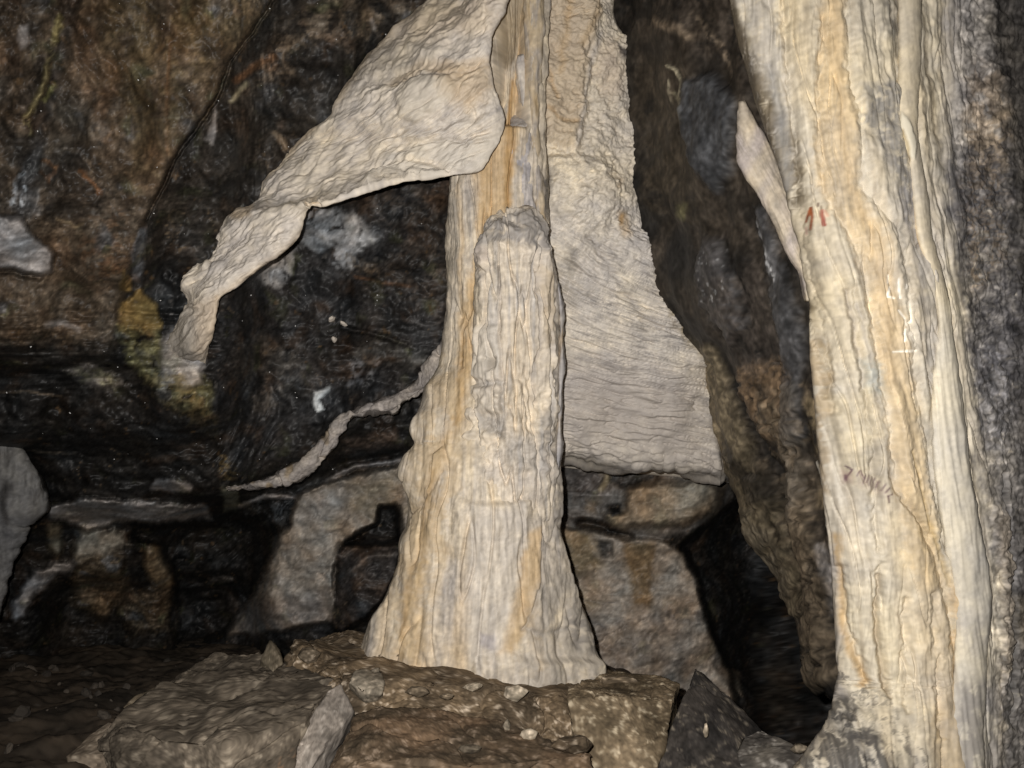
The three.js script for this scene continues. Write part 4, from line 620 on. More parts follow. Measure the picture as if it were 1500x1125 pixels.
// ---- the banded buttress on the right
{
  const layers = prepare([
    // the deep valleys between its folds
    ...[[[1188, 40], [1190, 200], [1206, 300], [1238, 360], [1258, 440], [1270, 540], [1284, 620], [1292, 700], [1318, 755], [1346, 805], [1366, 880], [1374, 980]], [[1216, -60], [1222, 120], [1240, 200], [1248, 290], [1290, 350], [1302, 420], [1312, 520], [1322, 600], [1342, 700], [1362, 790], [1378, 860]], [[1312, -60], [1313, 150], [1320, 240], [1334, 330], [1355, 400], [1368, 460], [1364, 560], [1362, 650], [1374, 740], [1386, 830], [1398, 920], [1398, 1050]],
      [[1140, -40], [1146, 80], [1158, 170], [1172, 250], [1184, 330], [1200, 420], [1216, 500], [1222, 600]], [[1238, 830], [1246, 920], [1264, 975], [1270, 1010]], [[1277, 820], [1279, 920], [1290, 1010]], [[1306, 870], [1308, 960], [1312, 1050]], [[1340, 860], [1344, 980], [1350, 1080]], [[1240, 430], [1252, 540], [1262, 640], [1268, 720], [1276, 800]]]
      .map((p, i) => line(p, 3, { soft: [13, 12, 13, 10, 9, 8, 7, 8, 9][i], warp: 4, h: [-0.06, -0.055, -0.08, -0.05, -0.06, -0.05, -0.035, -0.035, -0.045][i] })),
    // broad bands
    area([[1178, -120], [1216, -120], [1214, 0], [1218, 120], [1236, 200], [1242, 290], [1268, 340], [1292, 420], [1306, 520], [1318, 600], [1332, 700], [1348, 780], [1362, 850], [1372, 960], [1384, 1060], [1395, 1200], [1340, 1200], [1330, 1000], [1318, 860], [1300, 760], [1290, 690], [1284, 610], [1270, 540], [1258, 440], [1238, 360], [1204, 300], [1190, 250], [1186, 150], [1184, 60]], { soft: 8, warp: 6, c: [0.545, 0.42, 0.255], amount: 0.8 }),
    line([[1198, -20], [1204, 80], [1214, 190], [1228, 280], [1258, 350], [1274, 450], [1284, 560]], 10, { soft: 8, warp: 4, c: [0.53, 0.37, 0.19], amount: 0.4 }),
    area([[1140, -60], [1175, -60], [1178, 60], [1185, 160], [1190, 230], [1160, 140], [1144, 60]], { soft: 10, warp: 6, c: [0.50, 0.40, 0.25], amount: 0.4 }),
    area([[1060, -60], [1125, -60], [1140, 60], [1155, 160], [1170, 240], [1175, 300], [1150, 270], [1110, 170], [1085, 80]], { soft: 8, warp: 6, c: [0.40, 0.37, 0.33], amount: 0.7, spots: [14, -0.9, 0.1, 3] }),
    line([[1040, -60], [1066, 20], [1088, 80], [1110, 140], [1138, 195], [1158, 245], [1170, 300], [1181, 370], [1190, 440]], 40, { soft: 9, warp: 7, c: [0.10, 0.078, 0.05], amount: 0.9, spots: [9, -0.8, 0.0, 4] }),
    line([[1126, 100], [1148, 180], [1160, 240], [1166, 280]], 9, { soft: 5, warp: 3, c: [0.27, 0.26, 0.245], amount: 0.7, h: -0.02 }),
    area([[1222, 0], [1310, 0], [1314, 140], [1316, 260], [1330, 330], [1300, 340], [1276, 320], [1262, 250], [1240, 180], [1226, 90]], { soft: 9, warp: 6, c: [0.55, 0.49, 0.385], amount: 0.8 }),
    area([[1262, -60], [1312, -60], [1316, 130], [1318, 230], [1300, 180], [1285, 100], [1270, 60]], { soft: 10, warp: 8, c: [0.185, 0.17, 0.145], amount: 0.9, spots: [15, -0.8, 0.1, 1.6] }),
    area([[1240, 145], [1290, 135], [1312, 200], [1324, 280], [1330, 320], [1300, 320], [1274, 260], [1262, 220], [1240, 200]], { soft: 9, warp: 8, c: [0.225, 0.215, 0.205], amount: 0.85, spots: [13, -0.8, 0.1, 0.8] }),
    area([[1278, 285], [1335, 280], [1338, 340], [1312, 365], [1292, 330]], { soft: 8, warp: 6, c: [0.25, 0.235, 0.23], amount: 0.6, spots: [12, -0.7, 0.2, 0.8] }),
    area([[1305, 360], [1350, 340], [1372, 420], [1376, 520], [1364, 580], [1340, 560], [1320, 480]], { soft: 12, warp: 8, c: [0.40, 0.37, 0.335], amount: 0.65, spots: [20, -1.0, 0.0, 1.4] }),
    line([[1318, 368], [1328, 358], [1340, 352]], 4, { h: -0.025, soft: 3, c: [0.2, 0.18, 0.17], amount: 0.6 }),
    line([[1332, 500], [1338, 560], [1340, 640], [1348, 720], [1362, 800]], 14, { soft: 8, warp: 5, c: [0.34, 0.315, 0.27], amount: 0.6, h: -0.03 }),
    area([[1165, 300], [1196, 300], [1226, 370], [1250, 440], [1262, 520], [1270, 600], [1262, 640], [1240, 560], [1215, 480], [1195, 430]], { soft: 10, warp: 6, c: [0.49, 0.43, 0.33], amount: 0.75 }),
    line([[1190, 430], [1205, 470], [1216, 520], [1218, 580]], 7, { soft: 4, warp: 4, c: [0.23, 0.185, 0.115], amount: 0.6, h: -0.03 }),
    line([[1232, 430], [1240, 480], [1248, 530], [1252, 570]], 5, { soft: 3, warp: 3, c: [0.26, 0.23, 0.2], amount: 0.6, h: -0.03 }),
    line([[1245, 450], [1258, 520], [1268, 590]], 4, { soft: 3, warp: 3, c: [0.30, 0.275, 0.25], amount: 0.5, h: -0.025 }),
    area([[1250, 530], [1276, 540], [1278, 580], [1256, 580]], { soft: 8, warp: 5, c: [0.30, 0.33, 0.32], amount: 0.6, spots: [8, -0.8, 0.1, 2] }),
    area([[1188, 500], [1215, 490], [1222, 580], [1220, 640], [1226, 720], [1210, 720], [1196, 640], [1186, 570]], { soft: 5, warp: 5, c: [0.30, 0.22, 0.125], amount: 0.7, spots: [13, -0.7, 0.2, 1.6] }),
    area([[1222, 580], [1262, 570], [1276, 680], [1270, 720], [1236, 700], [1224, 650]], { soft: 10, warp: 5, c: [0.52, 0.44, 0.29], amount: 0.6 }),
    area([[1250, 655], [1280, 640], [1290, 700], [1264, 690]], { soft: 8, warp: 4, c: [0.36, 0.325, 0.27], amount: 0.55 }),
    line([[1284, 690], [1300, 730], [1318, 755], [1340, 780]], 4, { soft: 3, warp: 3, c: [0.28, 0.23, 0.16], amount: 0.55, h: -0.035 }),
    line([[1310, 660], [1322, 710], [1336, 760], [1352, 800], [1366, 850]], 4, { soft: 3, warp: 3, c: [0.38, 0.27, 0.11], amount: 0.6, h: -0.03 }),
    line([[1235, 780], [1238, 850], [1240, 920], [1256, 960], [1268, 990], [1262, 1010]], 8, { soft: 4, warp: 3, c: [0.40, 0.26, 0.11], amount: 0.75 }),
    line([[1278, 835], [1276, 890], [1280, 950], [1286, 1000], [1292, 1030]], 4, { soft: 3, warp: 2, c: [0.26, 0.2, 0.13], amount: 0.6, h: -0.035 }),
    area([[1215, 790], [1234, 790], [1238, 900], [1244, 980], [1250, 1040], [1230, 1050], [1224, 960], [1218, 880]], { soft: 5, warp: 4, c: [0.34, 0.31, 0.285], amount: 0.75, spots: [16, -1, 0, 3] }),
    area([[1300, 860], [1360, 850], [1366, 960], [1350, 1040], [1310, 1040], [1300, 950]], { soft: 12, warp: 6, c: [0.53, 0.465, 0.37], amount: 0.6 }),
    area([[1366, 830], [1388, 850], [1392, 960], [1388, 1080], [1366, 1000]], { soft: 6, warp: 5, c: [0.43, 0.27, 0.11], amount: 0.55, spots: [10, -0.7, 0.2, 4] }),
    area([[1385, 870], [1402, 880], [1404, 990], [1390, 980]], { soft: 6, warp: 4, c: [0.23, 0.19, 0.14], amount: 0.6, spots: [12, -0.9, 0.1, 2] }),
    // sooty flank
    area([[1372, -120], [1376, 150], [1372, 250], [1378, 350], [1396, 450], [1408, 560], [1414, 680], [1432, 780], [1452, 850], [1450, 1000], [1448, 1220], [1900, 1220], [1900, -120]], { soft: 16, warp: 16, c: [0.155, 0.145, 0.14], amount: 0.92, spots: [14, -1.3, -0.3, 0.8] }),
    area([[1376, -120], [1440, -120], [1450, 60], [1468, 150], [1450, 240], [1400, 230], [1376, 160]], { soft: 20, warp: 14, c: [0.40, 0.37, 0.34], amount: 0.8, spots: [18, -1.1, -0.1] }),
    area([[1368, 40], [1384, 60], [1390, 150], [1382, 220], [1370, 240]], { soft: 8, warp: 5, c: [0.50, 0.45, 0.375], amount: 0.7 }),
    area([[1425, 90], [1475, 110], [1485, 190], [1460, 260], [1420, 250], [1408, 150]], { soft: 14, warp: 10, c: [0.24, 0.18, 0.12], amount: 0.7, spots: [22, -0.8, 0.1] }),
    area([[1440, -100], [1900, -100], [1900, 1200], [1520, 1200], [1485, 900], [1490, 600], [1480, 300], [1475, 180], [1450, 60]], { soft: 16, warp: 16, c: [0.05, 0.045, 0.04], amount: 0.88 }),
    area([[1400, 220], [1480, 200], [1495, 420], [1490, 620], [1440, 700], [1415, 560], [1405, 420], [1385, 330]], { soft: 14, warp: 12, c: CHAR, amount: 0.8, spots: [13, -0.35, 0.3, 0.6] }),
    area([[1405, 250], [1470, 230], [1470, 380], [1420, 440], [1400, 340]], { soft: 14, warp: 12, c: [0.235, 0.18, 0.125], amount: 0.55, spots: [11, -0.2, 0.35, 0.6] }),
    area([[1420, 520], [1470, 500], [1480, 620], [1440, 680], [1418, 620]], { soft: 12, warp: 10, c: [0.30, 0.29, 0.295], amount: 0.55, spots: [12, -0.4, 0.3] }),
    area([[1415, 640], [1445, 660], [1455, 740], [1440, 770], [1425, 720]], { soft: 8, warp: 6, c: [0.40, 0.36, 0.30], amount: 0.6, spots: [15, -0.8, 0.2, 1.5] }),
    area([[1440, 740], [1465, 760], [1474, 850], [1470, 950], [1455, 1000], [1446, 920], [1452, 850]], { soft: 7, warp: 6, c: [0.29, 0.245, 0.19], amount: 0.8, h: 0.04, spots: [18, -1, 0, 1.6] }),
    line([[1456, 690], [1468, 760], [1478, 850], [1476, 960], [1470, 1060]], 5, { h: -0.06, soft: 4, warp: 4, c: SOOT, amount: 0.6 }),
    area([[1480, 870], [1530, 860], [1530, 960], [1484, 950]], { soft: 8, warp: 6, c: [0.17, 0.145, 0.11], amount: 0.7, h: 0.03 }),
    area([[1405, 1000], [1460, 990], [1465, 1200], [1400, 1200]], { soft: 10, warp: 10, c: [0.26, 0.24, 0.225], amount: 0.6, spots: [20, -0.7, 0.2, 2] }),
    // soot creeping over the foot
    area([[1300, 1060], [1400, 1050], [1420, 1220], [1290, 1220]], { soft: 18, warp: 12, c: [0.32, 0.28, 0.23], amount: 0.5, spots: [18, -0.6, 0.3, 2.4] }),
    area([[1060, 1070], [1180, 1050], [1208, 1010], [1222, 960], [1232, 990], [1240, 1030], [1258, 1050], [1272, 1090], [1296, 1130], [1310, 1220], [1040, 1220]], { soft: 16, warp: 16, c: [0.05, 0.046, 0.043], amount: 0.9, spots: [13, -0.75, 0.1, 2.2] }),
    area([[1225, 930], [1262, 985], [1300, 1050], [1345, 1120], [1350, 1220], [1240, 1220]], { soft: 20, warp: 16, c: [0.07, 0.064, 0.06], amount: 0.7, spots: [9, -0.1, 0.5, 4] }),
    // red and brown streaks of paint
    line([[1191.6, 309], [1191, 314], [1189.5, 320], [1188.6, 327]], 2.6, { soft: 1, warp: 0, c: [0.19, 0.055, 0.025], amount: 0.95 }),
    line([[1191.6, 309], [1192.6, 315], [1194, 322], [1194, 332], [1194.6, 339]], 2.8, { soft: 1, warp: 0, c: [0.20, 0.065, 0.03], amount: 0.95 }),
    line([[1191, 312], [1192, 318]], 4, { soft: 1.2, warp: 0, c: [0.26, 0.08, 0.03], amount: 0.9 }),
    line([[1189.6, 334], [1191, 344]], 2.4, { soft: 1.2, warp: 0, c: [0.30, 0.17, 0.15], amount: 0.6 }),
    line([[1197.6, 303], [1198, 308]], 2, { soft: 0.9, warp: 0, c: [0.12, 0.08, 0.06], amount: 0.9 }), line([[1200.6, 309], [1201.4, 313]], 2, { soft: 0.9, warp: 0, c: [0.12, 0.08, 0.05], amount: 0.8 }),
    line([[1202, 315], [1202, 320], [1204, 326], [1205, 333], [1206, 335]], 4, { soft: 1.2, warp: 0, c: [0.27, 0.06, 0.04], amount: 0.95 }),
    line([[1205, 316], [1208, 323]], 3, { soft: 1.5, warp: 0, c: [0.55, 0.28, 0.21], amount: 0.6 }),
    // row of small dark scrawled strokes
    line([[1238, 680], [1245, 685], [1242, 692], [1239, 697]], 2.4, { soft: 1, warp: 0.5, c: [0.11, 0.06, 0.07], amount: 0.9 }), line([[1239, 694], [1239, 699]], 4, { soft: 1.4, warp: 0, c: [0.10, 0.05, 0.08], amount: 0.85 }),
    ...[[1250, 694, 1252, 688], [1253, 686, 1255, 693], [1255, 693, 1258, 698], [1259, 693, 1256, 704], [1263, 693, 1260, 703], [1266, 696, 1262, 706], [1269, 698, 1266, 709], [1273, 702, 1271, 711], [1278, 706, 1275, 714], [1283, 710, 1279, 717], [1287, 719, 1282, 722], [1282, 722, 1284, 731]].map(([a, b, c, d]) => line([[a, b], [c, d]], 2, { soft: 1, warp: 0.5, c: [0.13, 0.075, 0.08], amount: 0.85 })),
    area([[1234, 685], [1245, 690], [1246, 704], [1236, 704]], { soft: 4, warp: 1, c: [0.28, 0.16, 0.14], amount: 0.45 }), area([[1250, 690], [1284, 716], [1276, 722], [1250, 706]], { soft: 5, warp: 1, c: [0.26, 0.20, 0.18], amount: 0.4 }),
    // pale scratches in the honey band
    ...[[[1278, 411], [1278, 422]], [[1280, 428], [1277, 441], [1285, 444]], [[1289, 417], [1290, 432], [1293, 444]], [[1299.5, 425], [1298.5, 431]], [[1305, 449], [1307, 460], [1308, 476]], [[1291, 461], [1297, 470], [1302, 480], [1308, 474]], [[1301, 487], [1300, 504]], [[1285, 519], [1305, 518], [1316, 517]]].map((p) => line(p, 2.6, { soft: 1, warp: 0.4, c: [0.86, 0.79, 0.66], amount: 1, h: -0.004 })),
  ]);
  const L = [[-120, 1040], [-60, 1056], [0, 1068], [60, 1080], [100, 1092], [150, 1106], [200, 1124], [250, 1142], [300, 1158], [350, 1170], [400, 1179], [450, 1188], [500, 1190], [560, 1192], [640, 1196], [700, 1203], [770, 1212], [830, 1217], [900, 1221], [960, 1226], [1000, 1229], [1040, 1220], [1080, 1196], [1125, 1160], [1200, 1100]];
  const rows = L.map(([y, x]) => [x, y, 4.62 - 0.06 * sstep(0, 900, y) - 0.4 * sstep(980, 1200, y), 1760, y, 5.5 - 0.2 * sstep(0, 1100, y)]);
  const base = place(1320, 1110, 4.2);
  const smap = (k) => (k < 0.86 ? (k / 0.86) * 0.66 : 0.66 + ((k - 0.86) / 0.14) * 0.34);
  const swell = (px, py) => { const c = lerp(1235, 1345, sstep(0, 1000, py)); return 0.16 * Math.exp(-(((px - c) / 120) ** 2)); };
  const g = body({
    rows, nT: 720, nS: 400, nB: 14, smap, front: (s, t) => 0.42, back: 0.3, power: 0.45, jag: 0.8,
    rough: (P, px, py, s, t, f) => {
      if (!f) return 0;
      const cx = lerp(0, 150, sstep(-50, 1050, py)), x = px - cx, e = sstep(0, 0.03, s), soot = sstep(1375, 1420, px - 40 * sstep(300, 900, py)), wob = 6 * noise(px / 60, py / 110, 4);
      const calm = 0.35 + 0.65 * sstep(-0.25, 0.3, noise(px / 55, py / 150, 6)), flute = 0.05 * fbm((x + wob) / 34, py / 420, 2, 2) + calm * (0.014 * ridge((x + wob) / 14, py / 130, 6, 2) + 0.016 * crease((x + wob) / 26, py / 210, 3, 0.08) + 0.010 * fbm((x + wob) / 6, py / 45, 3, 3)) + 0.012 * fbm(px / 20, py / 24, 8, 3);
      const rag = soot * (0.03 * fbm(P[0] * 9, P[1] * 14, P[2] * 9, 4) + 0.010 * fbm(P[0] * 32, P[1] * 40, P[2] * 32, 3)), lobes = (1 - soot) * sstep(1226, 1250, px) * sstep(420, 330, py) * 0.035 * fbm(P[0] * 7, P[1] * 6, P[2] * 7, 3);
      return e * (flute * (1 - 0.6 * soot) + rag + lobes + 0.05 * fbm(P[0] * 2, P[1] * 1.2, P[2] * 2, 3) + swell(px, py)) + crust(P) * 0.55 + relief(layers, px, py) * e;
    },
    color: (P, px, py, s, t) => {
      const cx = lerp(0, 150, sstep(-50, 1050, py)), x = px - cx, st = fbm(x / 8, py / 210, 21, 3), st2 = noise(x / 20, py / 300, 5), soot = sstep(1380, 1410, px - 40 * sstep(300, 900, py));
      let c = mixc([0.56, 0.50, 0.395], [0.48, 0.42, 0.325], sstep(0, 0.35, st)); c = mixc(c, [0.52, 0.42, 0.27], 0.4 * sstep(0.0, 0.5, st2));
      c = stain(layers, px, py, [...c]);
      const film = (0.6 * vein(py * 0.45, x * 1.7, 33) + 0.45 * sstep(0.15, 0.5, fbm(px / 26, py / 46, 31, 4))) * (1 - soot);
      const fine = 1.04 * Math.exp((0.36 * fbm((x + 3 * noise(px / 30, py / 60, 4)) / 5, py / 48, 37, 3) + 0.3 * fbm(px / 8, py / 10, 39, 2)) * (1 + 0.6 * soot) + soot * 1.3 * fbm(px / 16, py / 11, 43, 4));
      c = calcite(P, mixc(c, [0.32, 0.275, 0.21], film * 0.6), 0.8 + soot * 2).map((v) => v * fine);
      return c.map((v) => Math.max(v, 0.012));
    },
  });
  const t = thing('flowstone_buttress', 'massive banded cream and honey flowstone buttress with sooty flank and red paint streaks', 'flowstone', base);
  finish(moved(g, base), 'banded_face', M.flow, t);
  // rounded cord of clean calcite down its right side
  const cl = [[-110, 1332, 36], [0, 1332, 36], [90, 1332, 34], [150, 1330, 32], [195, 1332, 26], [235, 1340, 22], [290, 1348, 26], [345, 1354, 26], [400, 1370, 24], [450, 1381, 22], [500, 1384, 26], [560, 1386, 44], [630, 1389, 52], [690, 1394, 54], [750, 1404, 58], [810, 1416, 60], [870, 1424, 56], [920, 1424, 52], [970, 1421, 50], [1020, 1418, 52], [1080, 1416, 54], [1160, 1418, 56]];
  const edge = (y) => { let k = 0; while (k < L.length - 2 && L[k + 1][0] < y) k++; return lerp(L[k][1], L[k + 1][1], clamp((y - L[k][0]) / (L[k + 1][0] - L[k][0]), 0, 1)); };
  const cr = cl.map(([y, x, w]) => {
    const xl = edge(y), s = (x - xl) / (1760 - xl), d = lerp(4.62 - 0.06 * sstep(0, 900, y) - 0.4 * sstep(980, 1200, y), 5.5 - 0.2 * sstep(0, 1100, y), s) - 0.42 * Math.pow(Math.max(0, 1 - (2 * s - 1) ** 2), 0.45) - swell(x, y) - 0.045;
    return [x - w / 2, y, d, x + w / 2, y, d + 0.02];
  });
  const rl = prepare([
    area([[1322, 165], [1332, 180], [1342, 210], [1340, 235], [1326, 225], [1318, 190]], { soft: 3, warp: 2, c: [0.74, 0.68, 0.54], amount: 0.8, h: 0.012 }),
    line([[1322, 190], [1330, 215], [1332, 235]], 4, { soft: 2, c: [0.42, 0.30, 0.12], amount: 0.6, h: -0.012 }), line([[1330, 240], [1334, 300], [1348, 370], [1362, 410]], 6, { soft: 3, c: HONEY, amount: 0.6 }),
    line([[1385, 560], [1380, 640], [1390, 720], [1408, 800], [1420, 860]], 10, { soft: 6, c: [0.70, 0.63, 0.49], amount: 0.5 }),
    area([[1400, 900], [1445, 890], [1445, 960], [1410, 960]], { soft: 10, warp: 6, c: ASH, amount: 0.35, spots: [12, -0.5, 0.3, 2] }), area([[1398, 1000], [1440, 1000], [1440, 1160], [1396, 1160]], { soft: 14, warp: 10, c: [0.27, 0.25, 0.235], amount: 0.75, spots: [14, -0.9, 0, 1.8] }),
  ]);
  finish(moved(body({
    rows: cr, nT: 520, nS: 44, nB: 10, front: 0.06, back: 0.14, power: 0.5, jag: 1.4,
    rough: (P, px, py, s) => (py > 420 ? 1 : 0.35) * (0.016 * fbm(P[0] * 7, P[1] * 3, P[2] * 7, 3) + 0.01 * ridge(px / 11 - py / 90, py / 130, 3, 2) * sstep(0, 0.1, s) * sstep(1, 0.9, s)) + crust(P) * 0.45 + relief(rl, px, py),
    color: (P, px, py) => stain(rl, px, py, calcite(P, mixc([0.60, 0.525, 0.40], [0.62, 0.565, 0.46], sstep(380, 520, py)), 0.9)),
  }), base), 'cord', M.flow, t).userData.label = 'clean pale rounded cord of calcite';
  // pale tongue that hangs behind the left edge
  const tr = [[1084, 150, 4.86, 1090, 150, 4.86], [1080, 190, 4.84, 1112, 185, 4.84], [1080, 215, 4.84, 1126, 212, 4.84], [1084, 240, 4.83, 1140, 236, 4.83], [1100, 272, 4.82, 1156, 268, 4.82], [1120, 302, 4.8, 1168, 300, 4.8], [1138, 336, 4.79, 1176, 335, 4.79], [1154, 370, 4.78, 1182, 370, 4.78], [1170, 400, 4.76, 1186, 400, 4.76], [1179, 440, 4.75, 1188, 440, 4.75]];
  finish(moved(body({
    rows: tr, nT: 190, nS: 60, nB: 10, front: 0.07, back: 0.1, jag: 1.2, rough: (P, px, py) => 0.03 * fbm(P[0] * 5, P[1] * 3, P[2] * 5, 3) + 0.008 * ridge((px - py * 0.5) / 11, py / 80, 3, 2) + crust(P),
    color: (P, px, py) => calcite(P, mixc(mixc([0.52, 0.44, 0.33], [0.47, 0.41, 0.37], sstep(-0.2, 0.4, noise(px / 25, py / 50, 3))), [0.3, 0.26, 0.2], 0.6 * vein(py, (px - py * 0.5) * 2, 4)), 1.1),
  }), base), 'tongue', M.flow, t).userData.label = 'smooth pale tongue of calcite';
}
console.log('buttress');

// ---- winding pale vein of calcite on the wall left of the column
{
  const rows = [[650, 496, 6.3, 650, 560, 6.3], [628, 520, 6.35, 630, 572, 6.35], [612, 556, 6.45, 612, 580, 6.45], [585, 573, 6.55, 590, 592, 6.55], [565, 581, 6.6, 577, 606, 6.6], [547, 587, 6.62, 550, 608, 6.62], [528, 596, 6.64, 530, 612, 6.64], [508, 604, 6.66, 512, 618, 6.66], [488, 614, 6.66, 506, 628, 6.66], [478, 632, 6.66, 497, 642, 6.66], [463, 650, 6.66, 489, 660, 6.66], [449, 667, 6.66, 471, 677, 6.66], [422, 682, 6.64, 446, 700, 6.64], [396, 697, 6.64, 420, 710, 6.64], [366, 706, 6.66, 380, 716, 6.66], [330, 714, 6.85, 334, 720, 6.85]];
  const base = place(420, 704, 6.7);
  const g = body({
    rows, nT: 320, nS: 44, nB: 10, front: 0.06, back: 0.35, power: 0.5, jag: 3.5, rough: (P, px, py) => 0.05 * fbm(P[0] * 5, P[1] * 5, P[2] * 5, 4) + 0.03 * crease(P[0] * 3, P[1] * 3, P[2] * 3, 0.1) + crust(P) * 2,
    color: (P, px, py) => calcite(P, mixc([0.36, 0.32, 0.285], [0.28, 0.22, 0.15], sstep(0.1, 0.5, noise(px / 18, py / 18, 4)) * sstep(540, 460, px)), 2),
  });
  const m = finish(moved(g, base), numbered('calcite_vein'), M.flow, scene); m.position.set(...base);
  tag(m, 'narrow pale calcite vein winding across the dark wall to the column', 'calcite vein');
}
// ---- pale lobe hanging at the left
{
  const rows = [[-24, 630, 6.5, 8, 632, 6.5], [-40, 655, 6.5, 22, 655, 6.5], [-50, 675, 6.5, 42, 675, 6.5], [-60, 700, 6.5, 60, 700, 6.5], [-60, 725, 6.5, 68, 725, 6.5], [-60, 745, 6.5, 64, 748, 6.5], [-60, 765, 6.5, 38, 768, 6.5], [-60, 800, 6.5, 28, 800, 6.5], [-60, 840, 6.5, 14, 840, 6.5], [-50, 880, 6.5, 2, 880, 6.5], [-30, 905, 6.5, -10, 905, 6.5]];
  const base = place(0, 880, 6.6);
  const g = body({ rows, nT: 150, nS: 60, nB: 10, front: 0.1, back: 0.5, jag: 4, rough: (P, px, py) => 0.08 * fbm(P[0] * 3, P[1] * 2, P[2] * 3, 4) + 0.02 * ridge(px / 14, py / 90, 3, 3) + crust(P) * 2, color: (P, px, py) => calcite(P, mixc([0.16, 0.155, 0.148], [0.08, 0.075, 0.07], sstep(0, 0.4, fbm(px / 20, py / 50, 3, 3))), 1.8) });
  const m = finish(moved(g, base), numbered('flowstone_lobe'), M.flow, scene); m.position.set(...base);
  tag(m, 'dull grey flowstone lobe hanging low on the black wall, away from the column', 'flowstone');
}
// ---- two white flakes stuck on the black wall of the recess
for (const [x, y, w, h, a, label] of [[486, 467, 12, 9, 0.6, 'upper white flake of calcite on the black wall under the curtain'], [503, 474, 14, 9, -0.5, 'leaf shaped white flake of calcite on the black wall under the curtain'], [489, 497, 9, 12, 0.8, 'lowest white flake of calcite on the black wall under the curtain']]) {
  const d = wallDepth(x, y) - 0.17, p = place(x, y, d), s = d / FOCAL, pts = [];
  for (let i = 0; i < 14; i++) { const t = (i / 14) * 6.283, r = 0.75 + 0.35 * rnd(); pts.push(new THREE.Vector3(Math.cos(t) * w * 0.5 * s * r, Math.sin(t) * h * 0.42 * s * r, (rnd() - 0.5) * 0.02)); pts.push(new THREE.Vector3(Math.cos(t) * w * 0.3 * s * r, Math.sin(t) * h * 0.25 * s * r, 0.02 + rnd() * 0.01)); }
  pts.push(new THREE.Vector3(0, 0, -0.12));
  const g = new ConvexGeometry(pts), n = g.attributes.position.count, c = new Float32Array(n * 3); for (let i = 0; i < n; i++) c.set([0.62, 0.55, 0.47], i * 3); g.setAttribute('color', new THREE.BufferAttribute(c, 3));
  const m = finish(g, numbered('calcite_flake'), M.flow, scene); m.position.set(...p); m.rotation.z = a; tag(m, label, 'flake', 'white flakes in the recess');
}

// ================================================================== ROCKS ON THE FLOOR
function rock(name, label, pix, { n = 26, amp = 1, tone, group, seedAt = 0, mat = M.boulder }) {
  const pts = pix.map(([x, y, d]) => new THREE.Vector3(...place(x, y, d))), hull = new ConvexGeometry(pts), hp = hull.attributes.position, base = new THREE.Vector3(0, 1e9, 0);
  for (const p of pts) { base.x += p.x / pts.length; base.z += p.z / pts.length; base.y = Math.min(base.y, p.y); }
  const pos = [], A = new THREE.Vector3(), B = new THREE.Vector3(), C = new THREE.Vector3();
  for (let f = 0; f < hp.count; f += 3) {
    A.fromBufferAttribute(hp, f); B.fromBufferAttribute(hp, f + 1); C.fromBufferAttribute(hp, f + 2);
    const at = (i, j) => [0, 1, 2].map((k) => { const a = A.getComponent(k), b = B.getComponent(k), c = C.getComponent(k); return a + ((b - a) * i) / n + ((c - a) * j) / n; });
    for (let i = 0; i < n; i++) for (let j = 0; j < n - i; j++) { pos.push(...at(i, j), ...at(i + 1, j), ...at(i, j + 1)); if (j < n - i - 1) pos.push(...at(i + 1, j), ...at(i + 1, j + 1), ...at(i, j + 1)); }
  }
  let g = new THREE.BufferGeometry(); g.setAttribute('position', new THREE.Float32BufferAttribute(pos, 3)); g = mergeVertices(g, 1e-4); g.computeVertexNormals();
  const p = g.attributes.position, nn = g.attributes.normal, col = new Float32Array(p.count * 3), o = seedAt;
  for (let i = 0; i < p.count; i++) {
    const x = p.getX(i), y = p.getY(i), z = p.getZ(i), up = nn.getY(i);
    const h = amp * (0.09 * fbm(x * 2.6 + o, y * 3, z * 2.6, 3) + 0.018 * fbm(x * 9 + o, y * 9, z * 9, 3) + 0.03 * crease(x * 2.1 + o, y * 2.6, z * 2.1, 0.035) + 0.010 * (ridge(x * 7 + o, y * 7, z * 7, 3) - 0.5) + 0.012 * fbm(x * 26, y * 26, z * 26, 3) + 0.005 * noise(x * 90, y * 90, z * 90));
    col.set(tone(x, y, z, up, h), i * 3);
    p.setXYZ(i, x + nn.getX(i) * h - base.x, y + nn.getY(i) * h - base.y, z + nn.getZ(i) * h - base.z);
  }
  g.setAttribute('color', new THREE.BufferAttribute(col, 3)); g.deleteAttribute('normal'); g.computeVertexNormals();
  const m = finish(g, numbered(name), mat, scene); m.position.copy(base); return tag(m, label, 'rock', group);
}
const grit = (a, b, pale, amount = 0.5, o = 0) => (x, y, z) => {
  const m = fbm(x * 4 + o, y * 4, z * 4, 3), f = fbm(x * 18 + o, y * 22, z * 18, 3), s = fbm(x * 50, y * 50, z * 50 + o, 2);
  let c = mixc(a, b, sstep(-0.3, 0.35, m)); c = mixc(c, pale, amount * sstep(0.12, 0.42, f + 0.5 * s));
  const k = clamp(Math.exp(1.0 * f + 1.2 * s + 0.8 * m), 0.35, 2.5); return c.map((v) => v * k);
};
const B1 = [0.10, 0.074, 0.048], B2 = [0.15, 0.108, 0.066], BP = [0.36, 0.30, 0.23], G1 = [0.088, 0.072, 0.054], G2 = [0.125, 0.102, 0.076];
const R = 'broken rocks heaped under the column';
